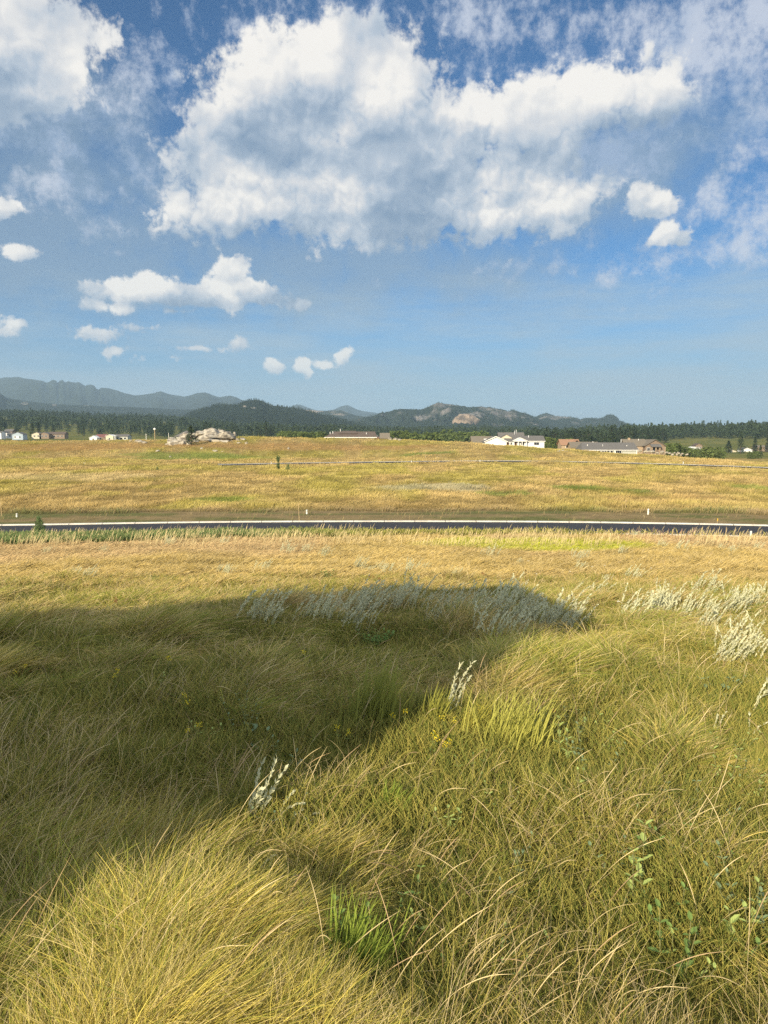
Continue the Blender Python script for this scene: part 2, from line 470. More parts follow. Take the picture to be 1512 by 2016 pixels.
def leafy(name, attr=None, col=None, trans=0.28, vary=0.25):
    """thin foliage: diffuse with light passing through"""
    m, q, out = material(name); nt = q.nt
    if attr:
        a = nt.nodes.new('ShaderNodeAttribute'); a.attribute_name = attr; c = a.outputs['Color']
    else:
        oi = nt.nodes.new('ShaderNodeObjectInfo')
        co = nt.nodes.new('ShaderNodeTexCoord').outputs['Object']
        n = q.noise(co, 1.3, 3, 0.6)
        f = q.m('ADD', q.m('MULTIPLY', oi.outputs['Random'], 0.6), q.m('MULTIPLY_ADD', n, 1.2, -0.35), clamp=True)
        c = q.mix(f, tuple(x * (1 - vary) for x in col), tuple(min(1, x * (1 + vary)) for x in col))
    d = nt.nodes.new('ShaderNodeBsdfDiffuse'); t = nt.nodes.new('ShaderNodeBsdfTranslucent'); mx = nt.nodes.new('ShaderNodeMixShader')
    nt.links.new(c, d.inputs[0]); nt.links.new(c, t.inputs[0]); mx.inputs[0].default_value = trans
    nt.links.new(d.outputs[0], mx.inputs[1]); nt.links.new(t.outputs[0], mx.inputs[2])
    nt.links.new(mx.outputs[0], out.inputs[0])
    return m

M_grass = leafy('grass_blades', attr='tint', trans=0.18)
M_sage = leafy('sage_leaf', col=(0.60, 0.60, 0.40), trans=0.2, vary=0.15)
M_needle = leafy('pine_needles', col=(0.046, 0.066, 0.032), trans=0.12, vary=0.4)
M_young = leafy('young_needles', col=(0.12, 0.17, 0.07), trans=0.2, vary=0.3)
M_decid = leafy('leaf_green', col=(0.13, 0.17, 0.055), trans=0.25, vary=0.3)
M_weed = leafy('weed_leaf', col=(0.20, 0.30, 0.09), trans=0.3, vary=0.25)
M_yellow = leafy('yellow_floret', col=(0.80, 0.64, 0.05), trans=0.3, vary=0.15)
M_white_fl = leafy('white_floret', col=(0.75, 0.73, 0.65), trans=0.2, vary=0.1)
M_red_fl = leafy('red_floret', col=(0.55, 0.10, 0.07), trans=0.3, vary=0.1)
M_stem = simple('stem', (0.22, 0.20, 0.09), (0.13, 0.15, 0.05), 8)
M_bark = simple('bark', (0.12, 0.07, 0.045), (0.05, 0.035, 0.025), 4, bump=0.5)
M_rock = simple('pale_rock', (0.46, 0.42, 0.345), (0.14, 0.12, 0.095), 0.55, 0.95, bump=1.0, bscale=1.6, detail=9, lo=0.38, hi=0.60, squash=(1, 1, 2.2))
M_asphalt = simple('asphalt', (0.040, 0.041, 0.047), (0.028, 0.029, 0.034), 1.2, 0.85, bump=0.15, bscale=60)
M_kerb, q, out = material('concrete')
pk = q.nt.nodes.new('ShaderNodeBsdfPrincipled'); pk.inputs['Roughness'].default_value = 0.9
gk = q.nt.nodes.new('ShaderNodeNewGeometry').outputs['Position']; sk_ = q.nt.nodes.new('ShaderNodeSeparateXYZ'); q.nt.links.new(gk, sk_.inputs[0])
jn_ = q.m('LESS_THAN', q.m('FRACT', q.m('MULTIPLY', sk_.outputs[0], 0.33)), 0.022)
kc = q.mix(q.lin(q.noise(gk, 0.7, 5, 0.7), 0.3, 0.65), (0.44, 0.41, 0.35), (0.64, 0.62, 0.56))
q.nt.links.new(q.mix(jn_, kc, (0.10, 0.09, 0.08)), pk.inputs['Base Color']); q.nt.links.new(pk.outputs[0], out.inputs[0])
M_white = simple('white_plastic', (0.78, 0.78, 0.74), (0.68, 0.67, 0.62), 6, 0.5)
M_wood = simple('lath_wood', (0.55, 0.42, 0.24), (0.40, 0.30, 0.16), 8, 0.9, squash=(1, 1, 0.2))
M_orange = simple('orange_paint', (0.75, 0.25, 0.05), None, 6, 0.6)
M_redp = simple('red_paint', (0.60, 0.07, 0.04), None, 6, 0.6)
M_yellowp = simple('yellow_paint', (0.75, 0.50, 0.05), None, 6, 0.6)
M_glass, q_, o_ = material('window_glass')
p_ = q_.nt.nodes.new('ShaderNodeBsdfPrincipled'); p_.inputs['Base Color'].default_value = (0.03, 0.035, 0.045, 1); p_.inputs['Roughness'].default_value = 0.12
q_.nt.links.new(p_.outputs[0], o_.inputs[0])

# ground under the grass: soil and dead straw, distinct colours by place
M_ground, q, out = material('ground')
nt = q.nt
co = nt.nodes.new('ShaderNodeNewGeometry').outputs['Position']
n1 = q.noise(co, 0.9, 6, 0.6); n2 = q.noise(co, 11.0, 5, 0.7); n3 = q.noise(co, 0.035, 4, 0.55)
straw = q.ramp(n2, [(0.25, (0.055, 0.045, 0.018)), (0.5, (0.17, 0.135, 0.05)), (0.75, (0.30, 0.23, 0.09))])
far_c = q.ramp(n3, [(0.3, (0.22, 0.21, 0.06)), (0.5, (0.34, 0.27, 0.085)), (0.7, (0.42, 0.31, 0.12))])
a = nt.nodes.new('ShaderNodeAttribute'); a.attribute_name = 'tint'
p = nt.nodes.new('ShaderNodeBsdfPrincipled'); p.inputs['Roughness'].default_value = 1.0; p.inputs['Specular IOR Level'].default_value = 0.0
sepg = nt.nodes.new('ShaderNodeSeparateXYZ'); nt.links.new(co, sepg.inputs[0])
base = q.mix(q.smooth(sepg.outputs[1], 20, 70), straw, a.outputs['Color'])
mul = q.mix(q.lin(q.noise(co, 0.6, 6, 0.7), 0.3, 0.7), (0.72, 0.72, 0.70), (1.15, 1.13, 1.08))
mxn = nt.nodes.new('ShaderNodeMix'); mxn.data_type = 'RGBA'; mxn.blend_type = 'MULTIPLY'; mxn.inputs[0].default_value = 1.0
nt.links.new(base, mxn.inputs[6]); nt.links.new(mul, mxn.inputs[7])
nt.links.new(mxn.outputs[2], p.inputs['Base Color'])
bp = nt.nodes.new('ShaderNodeBump'); bp.inputs['Strength'].default_value = 0.6; bp.inputs['Distance'].default_value = 0.15
nt.links.new(q.noise(co, 3.0, 6, 0.7), bp.inputs['Height']); nt.links.new(bp.outputs[0], p.inputs['Normal'])
nt.links.new(p.outputs[0], out.inputs[0])

# ------------------------------------------------------------------ colour of the vegetation by place
STRAW = np.array((0.62, 0.46, 0.19)); GOLD = np.array((0.64, 0.48, 0.18)); TAN = np.array((0.66, 0.47, 0.25)); PALE = np.array((0.80, 0.65, 0.35))
YG = np.array((0.48, 0.41, 0.11)); GREEN = np.array((0.13, 0.18, 0.04)); DGREEN = np.array((0.07, 0.10, 0.03)); BROWN = np.array((0.35, 0.27, 0.15))

def patch(x, y, px, row, rx, rr):
    """soft 0..1 mask of a ground patch centred where the photograph shows it (rx columns wide, rr rows deep)"""
    c = at(px, row); c2 = at(px, row - rr); c3 = at(px, row + rr)
    hx = rx / F * c.y; hy = max(0.5, abs(c2.y - c3.y) / 2)
    d = np.hypot((x - c.x) / hx, (y - c.y) / hy) + 0.9 * (fbm(x * 1.5 / hx, y * 1.5 / hy, 3, 31) - 0.5)
    return 1 - sst(d, 0.65, 1.1)

PATCHES = [  # px, row, half width, half depth, colour, weight
 (1040, 1072, 210, 14, np.array((0.52, 0.54, 0.06)), 1.0), (640, 960, 55, 8, YG * 0.9, 0.8), (1130, 962, 55, 6, GREEN * 1.3, 0.9), (990, 975, 60, 5, GREEN * 1.5, 0.7),
 (200, 975, 40, 6, YG * 0.8, 0.6), (430, 985, 70, 5, GREEN * 1.6, 0.7), (320, 960, 40, 7, YG * 0.9, 0.7), (850, 893, 60, 3, GREEN * 1.5, 0.8), (1260, 968, 40, 4, GREEN * 1.5, 0.7), (1490, 962, 50, 6, GREEN * 1.5, 0.6),
 (380, 902, 160, 5, GREEN * 1.6, 0.75), (120, 908, 130, 7, YG, 0.7), (860, 960, 130, 9, np.array((0.42, 0.40, 0.27)), 0.75), (560, 925, 200, 6, YG * 0.9, 0.45), (900, 935, 260, 5, YG * 0.9, 0.5), (150, 940, 200, 8, PALE * 0.8, 0.6),
 (120, 880, 240, 8, np.array((0.46, 0.29, 0.12)), 0.7), (620, 880, 300, 8, np.array((0.46, 0.29, 0.13)), 0.75), (1180, 905, 200, 5, GOLD, 0.6), (1300, 985, 150, 8, np.array((0.46, 0.31, 0.14)), 0.5),
]
PATCHES = [(p[0], p[1], p[2], p[3], p[4], p[5]) for p in PATCHES]

def veg_colour(x, y, seed=0):
    """mean colour of the grass cover, before the variation from blade to blade"""
    n1 = fbm(x * 0.35, y * 0.22, 4, 41); n2 = fbm(x * 0.09, y * 0.035, 4, 43); n3 = fbm(x * 0.9, y * 0.7, 3, 47)
    near = sst(n1, 0.36, 0.66)[:, None] if np.ndim(n1) else sst(n1, 0.36, 0.66)
    t3 = sst(n3, 0.30, 0.70)[..., None]; t2 = sst(n2, 0.33, 0.64)[..., None]; near = sst(n1, 0.36, 0.66)[..., None]
    yy = y[..., None]
    # close by: yellow green mats; then tan; then the field with gold, olive and pale bands
    c_near = (np.array((0.58, 0.49, 0.11)) * (1 - near) + np.array((0.66, 0.50, 0.17)) * near) * (1 - 0.35 * (1 - t3)) + GOLD * 0.10
    c_mid = GOLD * (1 - t2) + TAN * t2
    c_mid = c_mid * (0.78 + 0.22 * near) + 0.06 * YG
    n4 = sst(fbm(x * 0.05, y * 0.35, 4, 49), 0.35, 0.65)[..., None]
    c_far = (YG * 0.95 * (1 - t2) + STRAW * 0.85 * t2) * (0.74 + 0.26 * n4) + PALE * near * 0.14
    c_far = np.where(t3 < 0.25, c_far * 0.85, c_far)
    w1 = sst(yy, 10, 20); w2 = sst(yy, 66, 80)
    c = c_near * (1 - w1) + c_mid * w1
    c = c * (1 - w2) + c_far * w2
    # graded strip of bare soil beyond the road
    far_edge = road1_far(x, y)
    b = sst(y, far_edge + 0.2, far_edge + 0.8) * (1 - sst(y + 4.0 * (fbm(x * 0.25, y * 0.3, 3, 77) - 0.5), far_edge + 9.0, far_edge + 13.0))
    sc_ = (BROWN * (1 - sst(fbm(x * 0.12, y * 0.5, 3, 71), 0.42, 0.6))[..., None] + np.array((0.20, 0.21, 0.09)) * sst(fbm(x * 0.12, y * 0.5, 3, 71), 0.42, 0.6)[..., None])
    c = c * (1 - b[..., None]) + sc_ * b[..., None]
    # beyond the crest: meadows and lawns between the far houses
    w3 = sst(yy, 420, 520)
    c = c * (1 - w3) + (np.array((0.26, 0.25, 0.08)) * (1 - t2) + np.array((0.17, 0.19, 0.06)) * t2) * w3
    for P in PATCHES:
        m_ = (patch(x, y, *P[:4]) * P[5])[..., None]
        c = c * (1 - m_) + P[4] * m_
    return c

# ------------------------------------------------------------------ ground sheet
def build_ground():
    rr = np.concatenate([np.linspace(0.01, 3, 12), np.geomspace(3.1, 420, 260), np.geomspace(430, 14000, 90)])
    aa = np.concatenate([np.arange(-180, -36, 4.0), np.arange(-36, 36, 0.2), np.arange(36, 180, 4.0)])
    A, RR = np.meshgrid(np.radians(aa), rr)
    x = (np.sin(A) * RR).ravel(); y = (np.cos(A) * RR).ravel()
    z = terrain(x, y)
    # the roads are laid on a levelled bed
    d1 = road1_far(x, y)
    z = np.where((y > d1 - 10.5) & (y < d1 + 1.2), z - 0.10, z)
    n, k = len(rr), len(aa)
    i = np.arange(n - 1)[:, None]; j = np.arange(k)[None, :]
    jn = (j + 1) % k
    f = np.stack([(i * k + j), (i * k + jn), ((i + 1) * k + jn), ((i + 1) * k + j)], -1).reshape(-1, 4)[:, ::-1]
    o = nmesh('ground', np.stack([x, y, z], 1), f, M_ground, smooth=True)
    colattr(o, 'tint', veg_colour(x, y) * 0.72)
    tag(o, kind='structure')
build_ground()

# ------------------------------------------------------------------ roads
def strip(name, xs, y0, y1, lift, mat, up=None, kind='structure'):
    """a sheet between two edges; with `up` a kerb-like bar of that height"""
    xs = np.asarray(xs); y0 = np.asarray(y0); y1 = np.asarray(y1)
    z0 = near_lvl + lift
    if up is None:
        v = np.concatenate([np.stack([xs, y0, np.full_like(xs, z0)], 1), np.stack([xs, y1, np.full_like(xs, z0)], 1)])
        n = len(xs); i = np.arange(n - 1)
        f = np.stack([i, i + 1, n + i + 1, n + i], 1)
    else:
        r = [(y0, z0), (y0, z0 + up), (y1, z0 + up), (y1, z0)]
        v = np.concatenate([np.stack([xs, yy_, np.full_like(xs, zz_)], 1) for yy_, zz_ in r])
        n = len(xs); i = np.arange(n - 1)
        f = np.concatenate([np.stack([i + a_ * n, i + 1 + a_ * n, i + 1 + b_ * n, i + b_ * n], 1) for a_, b_ in ((0, 1), (1, 2), (2, 3))])
    o = nmesh(name, v, f, mat); tag(o, kind=kind); return o
near_lvl = CZ - 8.62
xs1 = np.linspace(-75, 85, 200)
pxs = 756 + F * xs1 / 73
yf = np.interp(pxs, R1X, R1F); yf = np.convolve(np.pad(yf, 12, 'edge'), np.ones(25) / 25, 'valid')
strip('road', xs1, yf - 9.0, yf - 0.50, -0.03, M_asphalt)
strip('kerb', xs1, yf - 0.50, yf, -0.05, M_kerb, up=0.13)
strip('kerb', xs1, yf - 9.5, yf - 9.0, -0.05, M_kerb, up=0.13)
px2 = np.linspace(430, 2400, 160)
y2 = 8.62 / tanr(np.interp(px2, R2X, R2R)); y2 = np.convolve(np.pad(y2, 8, 'edge'), np.ones(17) / 17, 'valid')
xs2 = (px2 - 756) / F * y2
strip('road', xs2, y2 - 9.5, y2 - 0.30, 0.06, M_asphalt)
strip('kerb', xs2, y2 - 0.30, y2, 0.02, M_kerb, up=0.13)

# ------------------------------------------------------------------ grass strands
def strands(name, pos, rad, col, label, cat='grass', root=np.array((0.115, 0.115, 0.030))):
    """one hair-curves object: pos (n,k,3), rad (n,k), col (n,3)"""
    n, k = pos.shape[:2]
    cu = bpy.data.hair_curves.new(name)
    cu.add_curves([k] * n)
    cu.points.foreach_set('position', pos.astype(np.float32).ravel())
    a_ = cu.attributes.get('radius') or cu.attributes.new('radius', 'FLOAT', 'POINT')
    a_.data.foreach_set('value', rad.astype(np.float32).ravel())
    c_ = cu.attributes.new('tint', 'FLOAT_COLOR', 'POINT')
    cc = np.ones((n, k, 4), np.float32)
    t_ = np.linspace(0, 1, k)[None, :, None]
    base_c = col[:, None, :] * 0.42 + root * 0.35            # stems greener low down than the dry tips; roots darkened to paint shaded gaps
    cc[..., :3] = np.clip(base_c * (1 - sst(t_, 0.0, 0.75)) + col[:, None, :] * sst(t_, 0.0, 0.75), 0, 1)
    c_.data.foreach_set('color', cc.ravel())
    cu.materials.append(M_grass)
    o = bpy.data.objects.new(name, cu); link(o)
    return tag(o, label, cat, kind='stuff')

def lean_path(x, y, z, L, phi, th0, th1, k=6, p=1.3, curl=None):
    """points along strands that start near upright (th0) and bend over to th1 from the vertical, towards phi"""
    s = (np.arange(k - 1) + 0.5) / (k - 1)
    th = th0[:, None] + (th1 - th0)[:, None] * s[None, :] ** p
    ds = (L / (k - 1))[:, None]
    h = np.concatenate([np.zeros((len(x), 1)), np.cumsum(np.sin(th) * ds, 1)], 1)
    v = np.concatenate([np.zeros((len(x), 1)), np.cumsum(np.cos(th) * ds, 1)], 1)
    P = np.empty((len(x), k, 3))
    if curl is None:
        P[..., 0] = x[:, None] + h * np.cos(phi)[:, None]
        P[..., 1] = y[:, None] + h * np.sin(phi)[:, None]
    else:
        dh = np.sin(th) * ds; pa = phi[:, None] + curl[:, None] * s[None]
        z0 = np.zeros((len(x), 1))
        P[..., 0] = x[:, None] + np.concatenate([z0, np.cumsum(dh * np.cos(pa), 1)], 1)
        P[..., 1] = y[:, None] + np.concatenate([z0, np.cumsum(dh * np.sin(pa), 1)], 1)
    P[..., 2] = z[:, None] + np.maximum(v, 0.01)
    return P

def flow(x, y):
    """direction the grass has been laid over, by place"""
    a_ = R(8) + R(210) * (fbm(x * 0.42 + 3, y * 0.42, 3, 61) - 0.5) + R(110) * (fbm(x * 1.1, y * 1.1, 2, 62) - 0.5)
    far_ = R(25) + R(40) * (fbm(x * 0.3, y * 0.3, 2, 63) - 0.5)
    w = sst(y, 12, 24)
    return a_ * (1 - w) + far_ * w

def on_road1(x, y, lo=10.2, hi=0.15):
    d = road1_far(x, y)
    return (y > d - lo) & (y < d + hi)

def weed_zone(x, y):
    d1 = road1_far(x, y); px = 756 + F * x / np.maximum(y, 20)
    wid = np.interp(px, [-200, 0, 120, 300, 500, 800, 1200], [10.5, 10, 9, 7, 5, 3.2, 1.5])
    dn = np.interp(px, [-200, 450, 700, 1000, 1300], [1, 1, 0.6, 0.4, 0])
    return ((y < d1 - 9.4) & (y > d1 - 9.6 - wid + 2.2 * (fbm(x * 0.3, y * 0.3, 2, 83) - 0.5))) * dn

# the taller plants close by press the laid grass down around them
def _near(s_):
    return [(at(a, b), r) for a, b, r in s_]
NEARP = _near([(498,1640,.32),(545,1650,.3),(590,1650,.28),(878,1420,.45),(490,1780,.25),(1478,1420,.4),(1402,1470,.3),(1482,1470,.35),(572,1560,.25),
    (735,1440,.75),(1010,1490,.9),(858,1440,.35),(765,1620,.4),(930,1460,.4),(690,1985,.35),
    (1108,1525,.4),(1175,1545,.5),(1265,1815,.35),(1418,1575,.35),(1375,1640,.4),(1500,1600,.35),(1320,1985,.3),(1490,1900,.3),(1485,1860,.35),(690,1945,.3),(780,1850,.25),
    (882,1655,.35),(480,1470,.5),(505,1490,.4),(1175,1455,.5),(1402,1385,.6),(1430,1500,.5),(740,1275,1.2),(676,1500,.3),(845,1510,.3),(880,1518,.3),(790,1462,.3),(871,1462,.3),(950,1455,.3),
    (1157,1258,.6),(590,1322,.5),(218,1375,.5),(335,1338,.5),(390,1490,.4),(362,1435,.4),(42,1360,.5)])
def pressed(x, y):
    f = np.ones_like(x)
    for c_, r in NEARP:
        d = np.hypot((x - c_.x) / r, (y - c_.y + r * .35) / (r * 1.3))
        f = np.minimum(f, 0.34 + 0.66 * sst(d, 0.7, 1.3))
    return f

GR = 1.0
def build_grass():
    rng = np.random.default_rng(7)
    # --- near and middle meadow
    N = int(980000 * GR)
    y = np.exp(rng.uniform(np.log(2.0), np.log(66.5), N))
    x = (rng.uniform(-0.62, 0.62, N)) * (y + 0.6)
    hol = sst(fbm(x * 0.9 + 4, y * 0.9, 3, 67), 0.30, 0.46)
    keep = ~on_road1(x, y) & ((rng.random(N) < 0.30 + 0.70 * hol) | (y > 25))
    x, y = x[keep], y[keep]
    z = terrain(x, y)
    n = len(x)
    clump = fbm(x * 2.2, y * 2.2, 2, 51); lod = sst(fbm(x * 0.5, y * 0.5, 3, 53), 0.30, 0.52)
    upright = 0.8 * np.clip(sst(fbm(x * 0.7 + 9, y * 0.7, 2, 55), 0.60, 0.75) + (1 - sst(y, 2.6, 5.2)) * 0.75 * (1 - sst(x / y, -0.15, 0.10)), 0, 1)
    L = (0.30 + 0.46 * rng.random(n)) * (0.50 + 1.0 * clump)
    ph = flow(x, y) + rng.standard_t(3, n) * R(24) + R(110) * (vn(x * 2.6, y * 2.6, 58) - 0.5) + np.where(rng.random(n) < 0.12, rng.uniform(-2.5, 2.5, n), 0)
    th0 = R(38) + R(34) * rng.random(n) + R(14) * lod - R(28) * upright
    th1 = R(88) + R(24) * rng.random(n) - R(46) * upright + R(8) * lod
    mid = sst(y, 14, 26)
    th1 = th1 * (1 - mid) + (R(62) + R(35) * rng.random(n)) * mid
    L = L * (1 - 0.25 * mid) * pressed(x, y) * (0.52 + 0.42 * sst(y, 4, 14) + 0.28 * upright)
    P = lean_path(x, y, z, L, ph, th0, th1, curl=rng.normal(0, R(45), n))
    r0 = (0.0008 + 0.00016 * y) * rng.uniform(0.6, 1.2, n) * np.where(rng.random(n) < 0.14, 1.9, 1.0)
    tp = np.array([1.0, 1.0, 0.9, 0.78, 0.55, 0.2])
    rad = r0[:, None] * tp[None]
    c = veg_colour(x, y)
    u = rng.random(n)[:, None]
    kind = rng.random(n)
    c = c * (0.42 + 0.85 * u)
    pale = (kind < 0.27)[:, None]; grn = (kind > (0.84 - 0.38 * (1 - sst(fbm(x * 0.6, y * 0.6, 3, 59), 0.35, 0.62))))[:, None] & (y < 24)[:, None]
    c = np.where(pale, c * 0.45 + PALE * 0.55, c)
    c = np.where(grn, c * 0.15 + (np.array((0.36, 0.40, 0.07)) * u + np.array((0.18, 0.24, 0.05)) * (1 - u)) * 0.9, c)
    w = (1 - sst(clump, 0.25, 0.5))[:, None] * (y < 30)[:, None]
    c = c * (1 - 0.45 * w) + DGREEN * 0.45 * w
    zone = weed_zone(x, y)
    kz = ~((zone > 0.5) & (rng.random(n) < 0.85))
    P, rad, c = P[kz], rad[kz], c[kz]
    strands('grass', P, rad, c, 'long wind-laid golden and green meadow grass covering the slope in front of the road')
    # --- loose stems crossing above the mat
    N = int(38000 * GR)
    y = np.exp(rng.uniform(np.log(2.0), np.log(26), N)); x = rng.uniform(-0.62, 0.62, N) * (y + 0.6); z = terrain(x, y)
    w = fbm(x * 0.8 + 2, y * 0.8, 3, 57); keep = rng.random(N) < sst(w, 0.35, 0.6) * 0.8 + 0.2
    x, y, z = x[keep], y[keep], z[keep]; n = len(x)
    ph = flow(x, y) + rng.normal(0, R(75), n)
    P = lean_path(x, y, z, (0.26 + 0.34 * rng.random(n)) * pressed(x, y), ph, R(5) + R(35) * rng.random(n), R(30) + R(75) * rng.random(n), k=7, curl=rng.normal(0, R(60), n))
    rad = (0.0009 + 0.00015 * y)[:, None] * np.array([1, 1, .95, .85, .7, .5, .15])[None]
    u = rng.random(n)[:, None]
    c = np.where(u < 0.45, PALE * 0.9, np.where(u < 0.6, np.array((0.48, 0.35, 0.17)), YG * 1.05)) * (0.6 + 0.5 * rng.random(n))[:, None]
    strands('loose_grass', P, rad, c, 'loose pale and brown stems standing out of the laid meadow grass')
    # --- single flowering stalks with seed heads
    N = int(700 * GR)
    y = np.exp(rng.uniform(np.log(2.6), np.log(40), N)); x = rng.uniform(-0.62, 0.62, N) * (y + 0.6); z = terrain(x, y); n = N
    P = lean_path(x, y, z, 0.45 + 0.3 * rng.random(n), flow(x, y) + rng.normal(0, R(40), n), R(4) + R(20) * rng.random(n), R(35) + R(50) * rng.random(n), k=8, curl=rng.normal(0, R(25), n))
    rad = (0.0008 + 0.00012 * y)[:, None] * np.array([1, 1, .9, 0.8, .8, 1.5, 1.5, .3])[None]
    c = (np.where(rng.random(n)[:, None] < 0.6, PALE * 0.95, np.array((0.50, 0.36, 0.20)))) * (0.7 + 0.4 * rng.random(n))[:, None]
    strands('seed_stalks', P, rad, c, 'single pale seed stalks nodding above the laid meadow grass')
    # --- low green under-growth between the laid straw
    N = int(220000 * GR)
    y = np.exp(rng.uniform(np.log(2.0), np.log(30), N)); x = rng.uniform(-0.62, 0.62, N) * (y + 0.6); z = terrain(x, y); n = N
    P = lean_path(x, y, z, 0.14 + 0.2 * rng.random(n), rng.uniform(0, 6.28, n), R(5) + R(20) * rng.random(n), R(25) + R(50) * rng.random(n), k=5)
    rad = (0.0016 + 0.0002 * y)[:, None] * np.array([1, 1, .85, .6, .2])[None]
    u = rng.random(n)[:, None]
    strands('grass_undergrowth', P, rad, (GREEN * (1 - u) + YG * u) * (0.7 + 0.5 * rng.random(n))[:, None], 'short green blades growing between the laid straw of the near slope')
    # --- tall seed stems along the road and ridge
    N = int(7000 * GR)
    y = rng.uniform(50, 66.0, N); x = rng.uniform(-0.62, 0.62, N) * y
    d1 = road1_far(x, y); keep = (y < d1 - 9.6) & (rng.random(len(y)) < 0.15 + 0.85 * sst(fbm(x * 0.25, y * 0.5, 3, 84), 0.48, 0.62))
    x, y = x[keep], y[keep]; n = len(x); z = terrain(x, y); pxx = 756 + F * x / y
    L = 0.45 + 0.5 * rng.random(n) * (0.6 + fbm(x * 0.4, y * 0.4, 2, 81))
    P = lean_path(x, y, z, L, R(15) + rng.normal(0, 0.5, n), R(3) + R(8) * rng.random(n), R(15) + R(30) * rng.random(n), k=5)
    rad = (0.011 * rng.uniform(0.6, 1.2, n))[:, None] * np.array([.8, .8, .7, 1.0, .3])[None]
    c = PALE * (0.7 + 0.4 * rng.random(n))[:, None]
    red = ((pxx > 1220) & (pxx < 1370) & (rng.random(n) < 0.55))[:, None]
    c = np.where(red, np.array((0.46, 0.29, 0.20)) * (0.8 + 0.5 * rng.random(n))[:, None], c)
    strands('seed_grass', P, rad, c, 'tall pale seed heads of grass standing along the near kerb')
    # --- green weeds in front of the road, left half
    N = int(110000 * GR)
    y = rng.uniform(51, 66.0, N); x = rng.uniform(-0.62, 0.62, N) * y
    d1 = road1_far(x, y); pxx = 756 + F * x / y
    dens = np.interp(pxx, [-200, 0, 350, 560, 700, 1000, 1160, 1300], [1, 1, 1, 0.85, 0.6, 0.45, 0.2, 0.05])
    wid = np.interp(pxx, [-200, 0, 120, 300, 500, 800, 1200], [9.5, 9, 8, 6.5, 5, 3.2, 1.5])
    keep = (y < d1 - 9.4) & (y > d1 - 9.6 - wid + 2.2 * (fbm(x * 0.3, y * 0.3, 2, 83) - 0.5)) & (rng.random(N) < dens)
    x, y, pxx = x[keep], y[keep], pxx[keep]; n = len(x); z = terrain(x, y)
    L = 0.28 + 0.45 * rng.random(n) * (0.5 + fbm(x * 0.6, y * 0.6, 2, 85))
    P = lean_path(x, y, z, L, rng.uniform(0, 6.28, n), R(5) + R(25) * rng.random(n), R(30) + R(70) * rng.random(n), k=5)
    rad = (0.020 * rng.uniform(0.6, 1.5, n))[:, None] * np.array([.7, 1, 1.1, .9, .3])[None]
    t = np.clip((pxx - 450) / 300, 0, 1)[:, None]
    c = (np.array((0.17, 0.22, 0.085)) * (1 - t) + np.array((0.30, 0.29, 0.08)) * t) * (0.55 + 0.9 * rng.random(n))[:, None]
    strands('roadside_weeds', P, rad, c, 'band of low green weeds along the near edge of the road', 'weeds')
    # --- field beyond the road
    N = int(330000 * GR)
    y = np.exp(rng.uniform(np.log(75), np.log(345), N)); x = rng.uniform(-0.60, 0.60, N) * y
    d1 = road1_far(x, y); soil = (y < d1 + 8.5 + 5 * (fbm(x * 0.12, y * 0.4, 3, 71) - 0.35))
    pxx = 756 + F * x / y
    d2 = np.interp(pxx, px2, y2)
    r2 = (pxx > 428) & (y > d2 - 12.5) & (y < d2 + 0.5)
    keep = (y > d1 + 0.3) & (~soil | (rng.random(N) < 0.035)) & ~r2
    x, y = x[keep], y[keep]; n = len(x); z = terrain(x, y)
    L = (0.25 + 0.35 * rng.random(n)) * (0.6 + 0.8 * fbm(x * 0.15, y * 0.08, 3, 87))
    P = lean_path(x, y, z, L, R(20) + rng.normal(0, 0.9, n), R(5) + R(15) * rng.random(n), R(30) + R(60) * rng.random(n), k=4)
    cl = sst(fbm(x * 0.45 + 5, y * 0.22, 3, 89), 0.35, 0.68)
    tall = (rng.random(n) < 0.05 * (cl > 0.75))
    P[..., 2] = z[:, None] + (P[..., 2] - z[:, None]) * (0.6 + 0.7 * cl + 1.0 * tall)[:, None]
    rad = (0.00022 * y * rng.uniform(0.6, 1.3, n))[:, None] * np.array([1, 1, .8, .3])[None]
    c = veg_colour(x, y) * (0.78 + 0.36 * rng.random(n))[:, None] * (0.72 + 0.40 * cl)[:, None]
    c = np.where(tall[:, None], c * 0.6, c)
    c = np.where((rng.random(n) < 0.05)[:, None], c * 0.6 + PALE * 0.35, c)
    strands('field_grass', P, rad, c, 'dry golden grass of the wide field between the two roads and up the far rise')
if 'grass' not in SKIP: build_grass()

# ------------------------------------------------------------------ the house behind the viewpoint (its shadow lies on the grass)
def shadow_point(px, row, back):
    """point that far back along the sun's rays from the ground seen at a pixel"""
    g_ = at(px, row)
    return g_ + to_sun * (back / math.hypot(to_sun.x, to_sun.y))
M_siding = simple('siding_tan', (0.45, 0.40, 0.32), (0.38, 0.33, 0.26), 1.5, 0.8)
M_shingle = simple('shingle_grey', (0.16, 0.155, 0.15), (0.11, 0.105, 0.10), 3.0, 0.95, bump=0.3, bscale=12)
M_shingle_b = simple('shingle_brown', (0.135, 0.105, 0.088), (0.095, 0.075, 0.063), 3.0, 0.95, bump=0.3, bscale=12)
M_shingle_t = simple('shingle_taupe', (0.20, 0.175, 0.14), (0.15, 0.13, 0.10), 3.0, 0.95, bump=0.3, bscale=12)
M_shingle_r = simple('roof_red', (0.22, 0.10, 0.09), (0.18, 0.08, 0.07), 2.0, 0.8)
M_shingle_o = simple('roof_orange', (0.36, 0.21, 0.13), (0.28, 0.17, 0.11), 2.0, 0.9)
M_wallw = simple('siding_white', (0.70, 0.71, 0.72), (0.62, 0.63, 0.65), 1.2, 0.7, squash=(0.3, 0.3, 8))
M_wallc = simple('siding_cream', (0.58, 0.53, 0.40), (0.52, 0.47, 0.36), 1.2, 0.7)
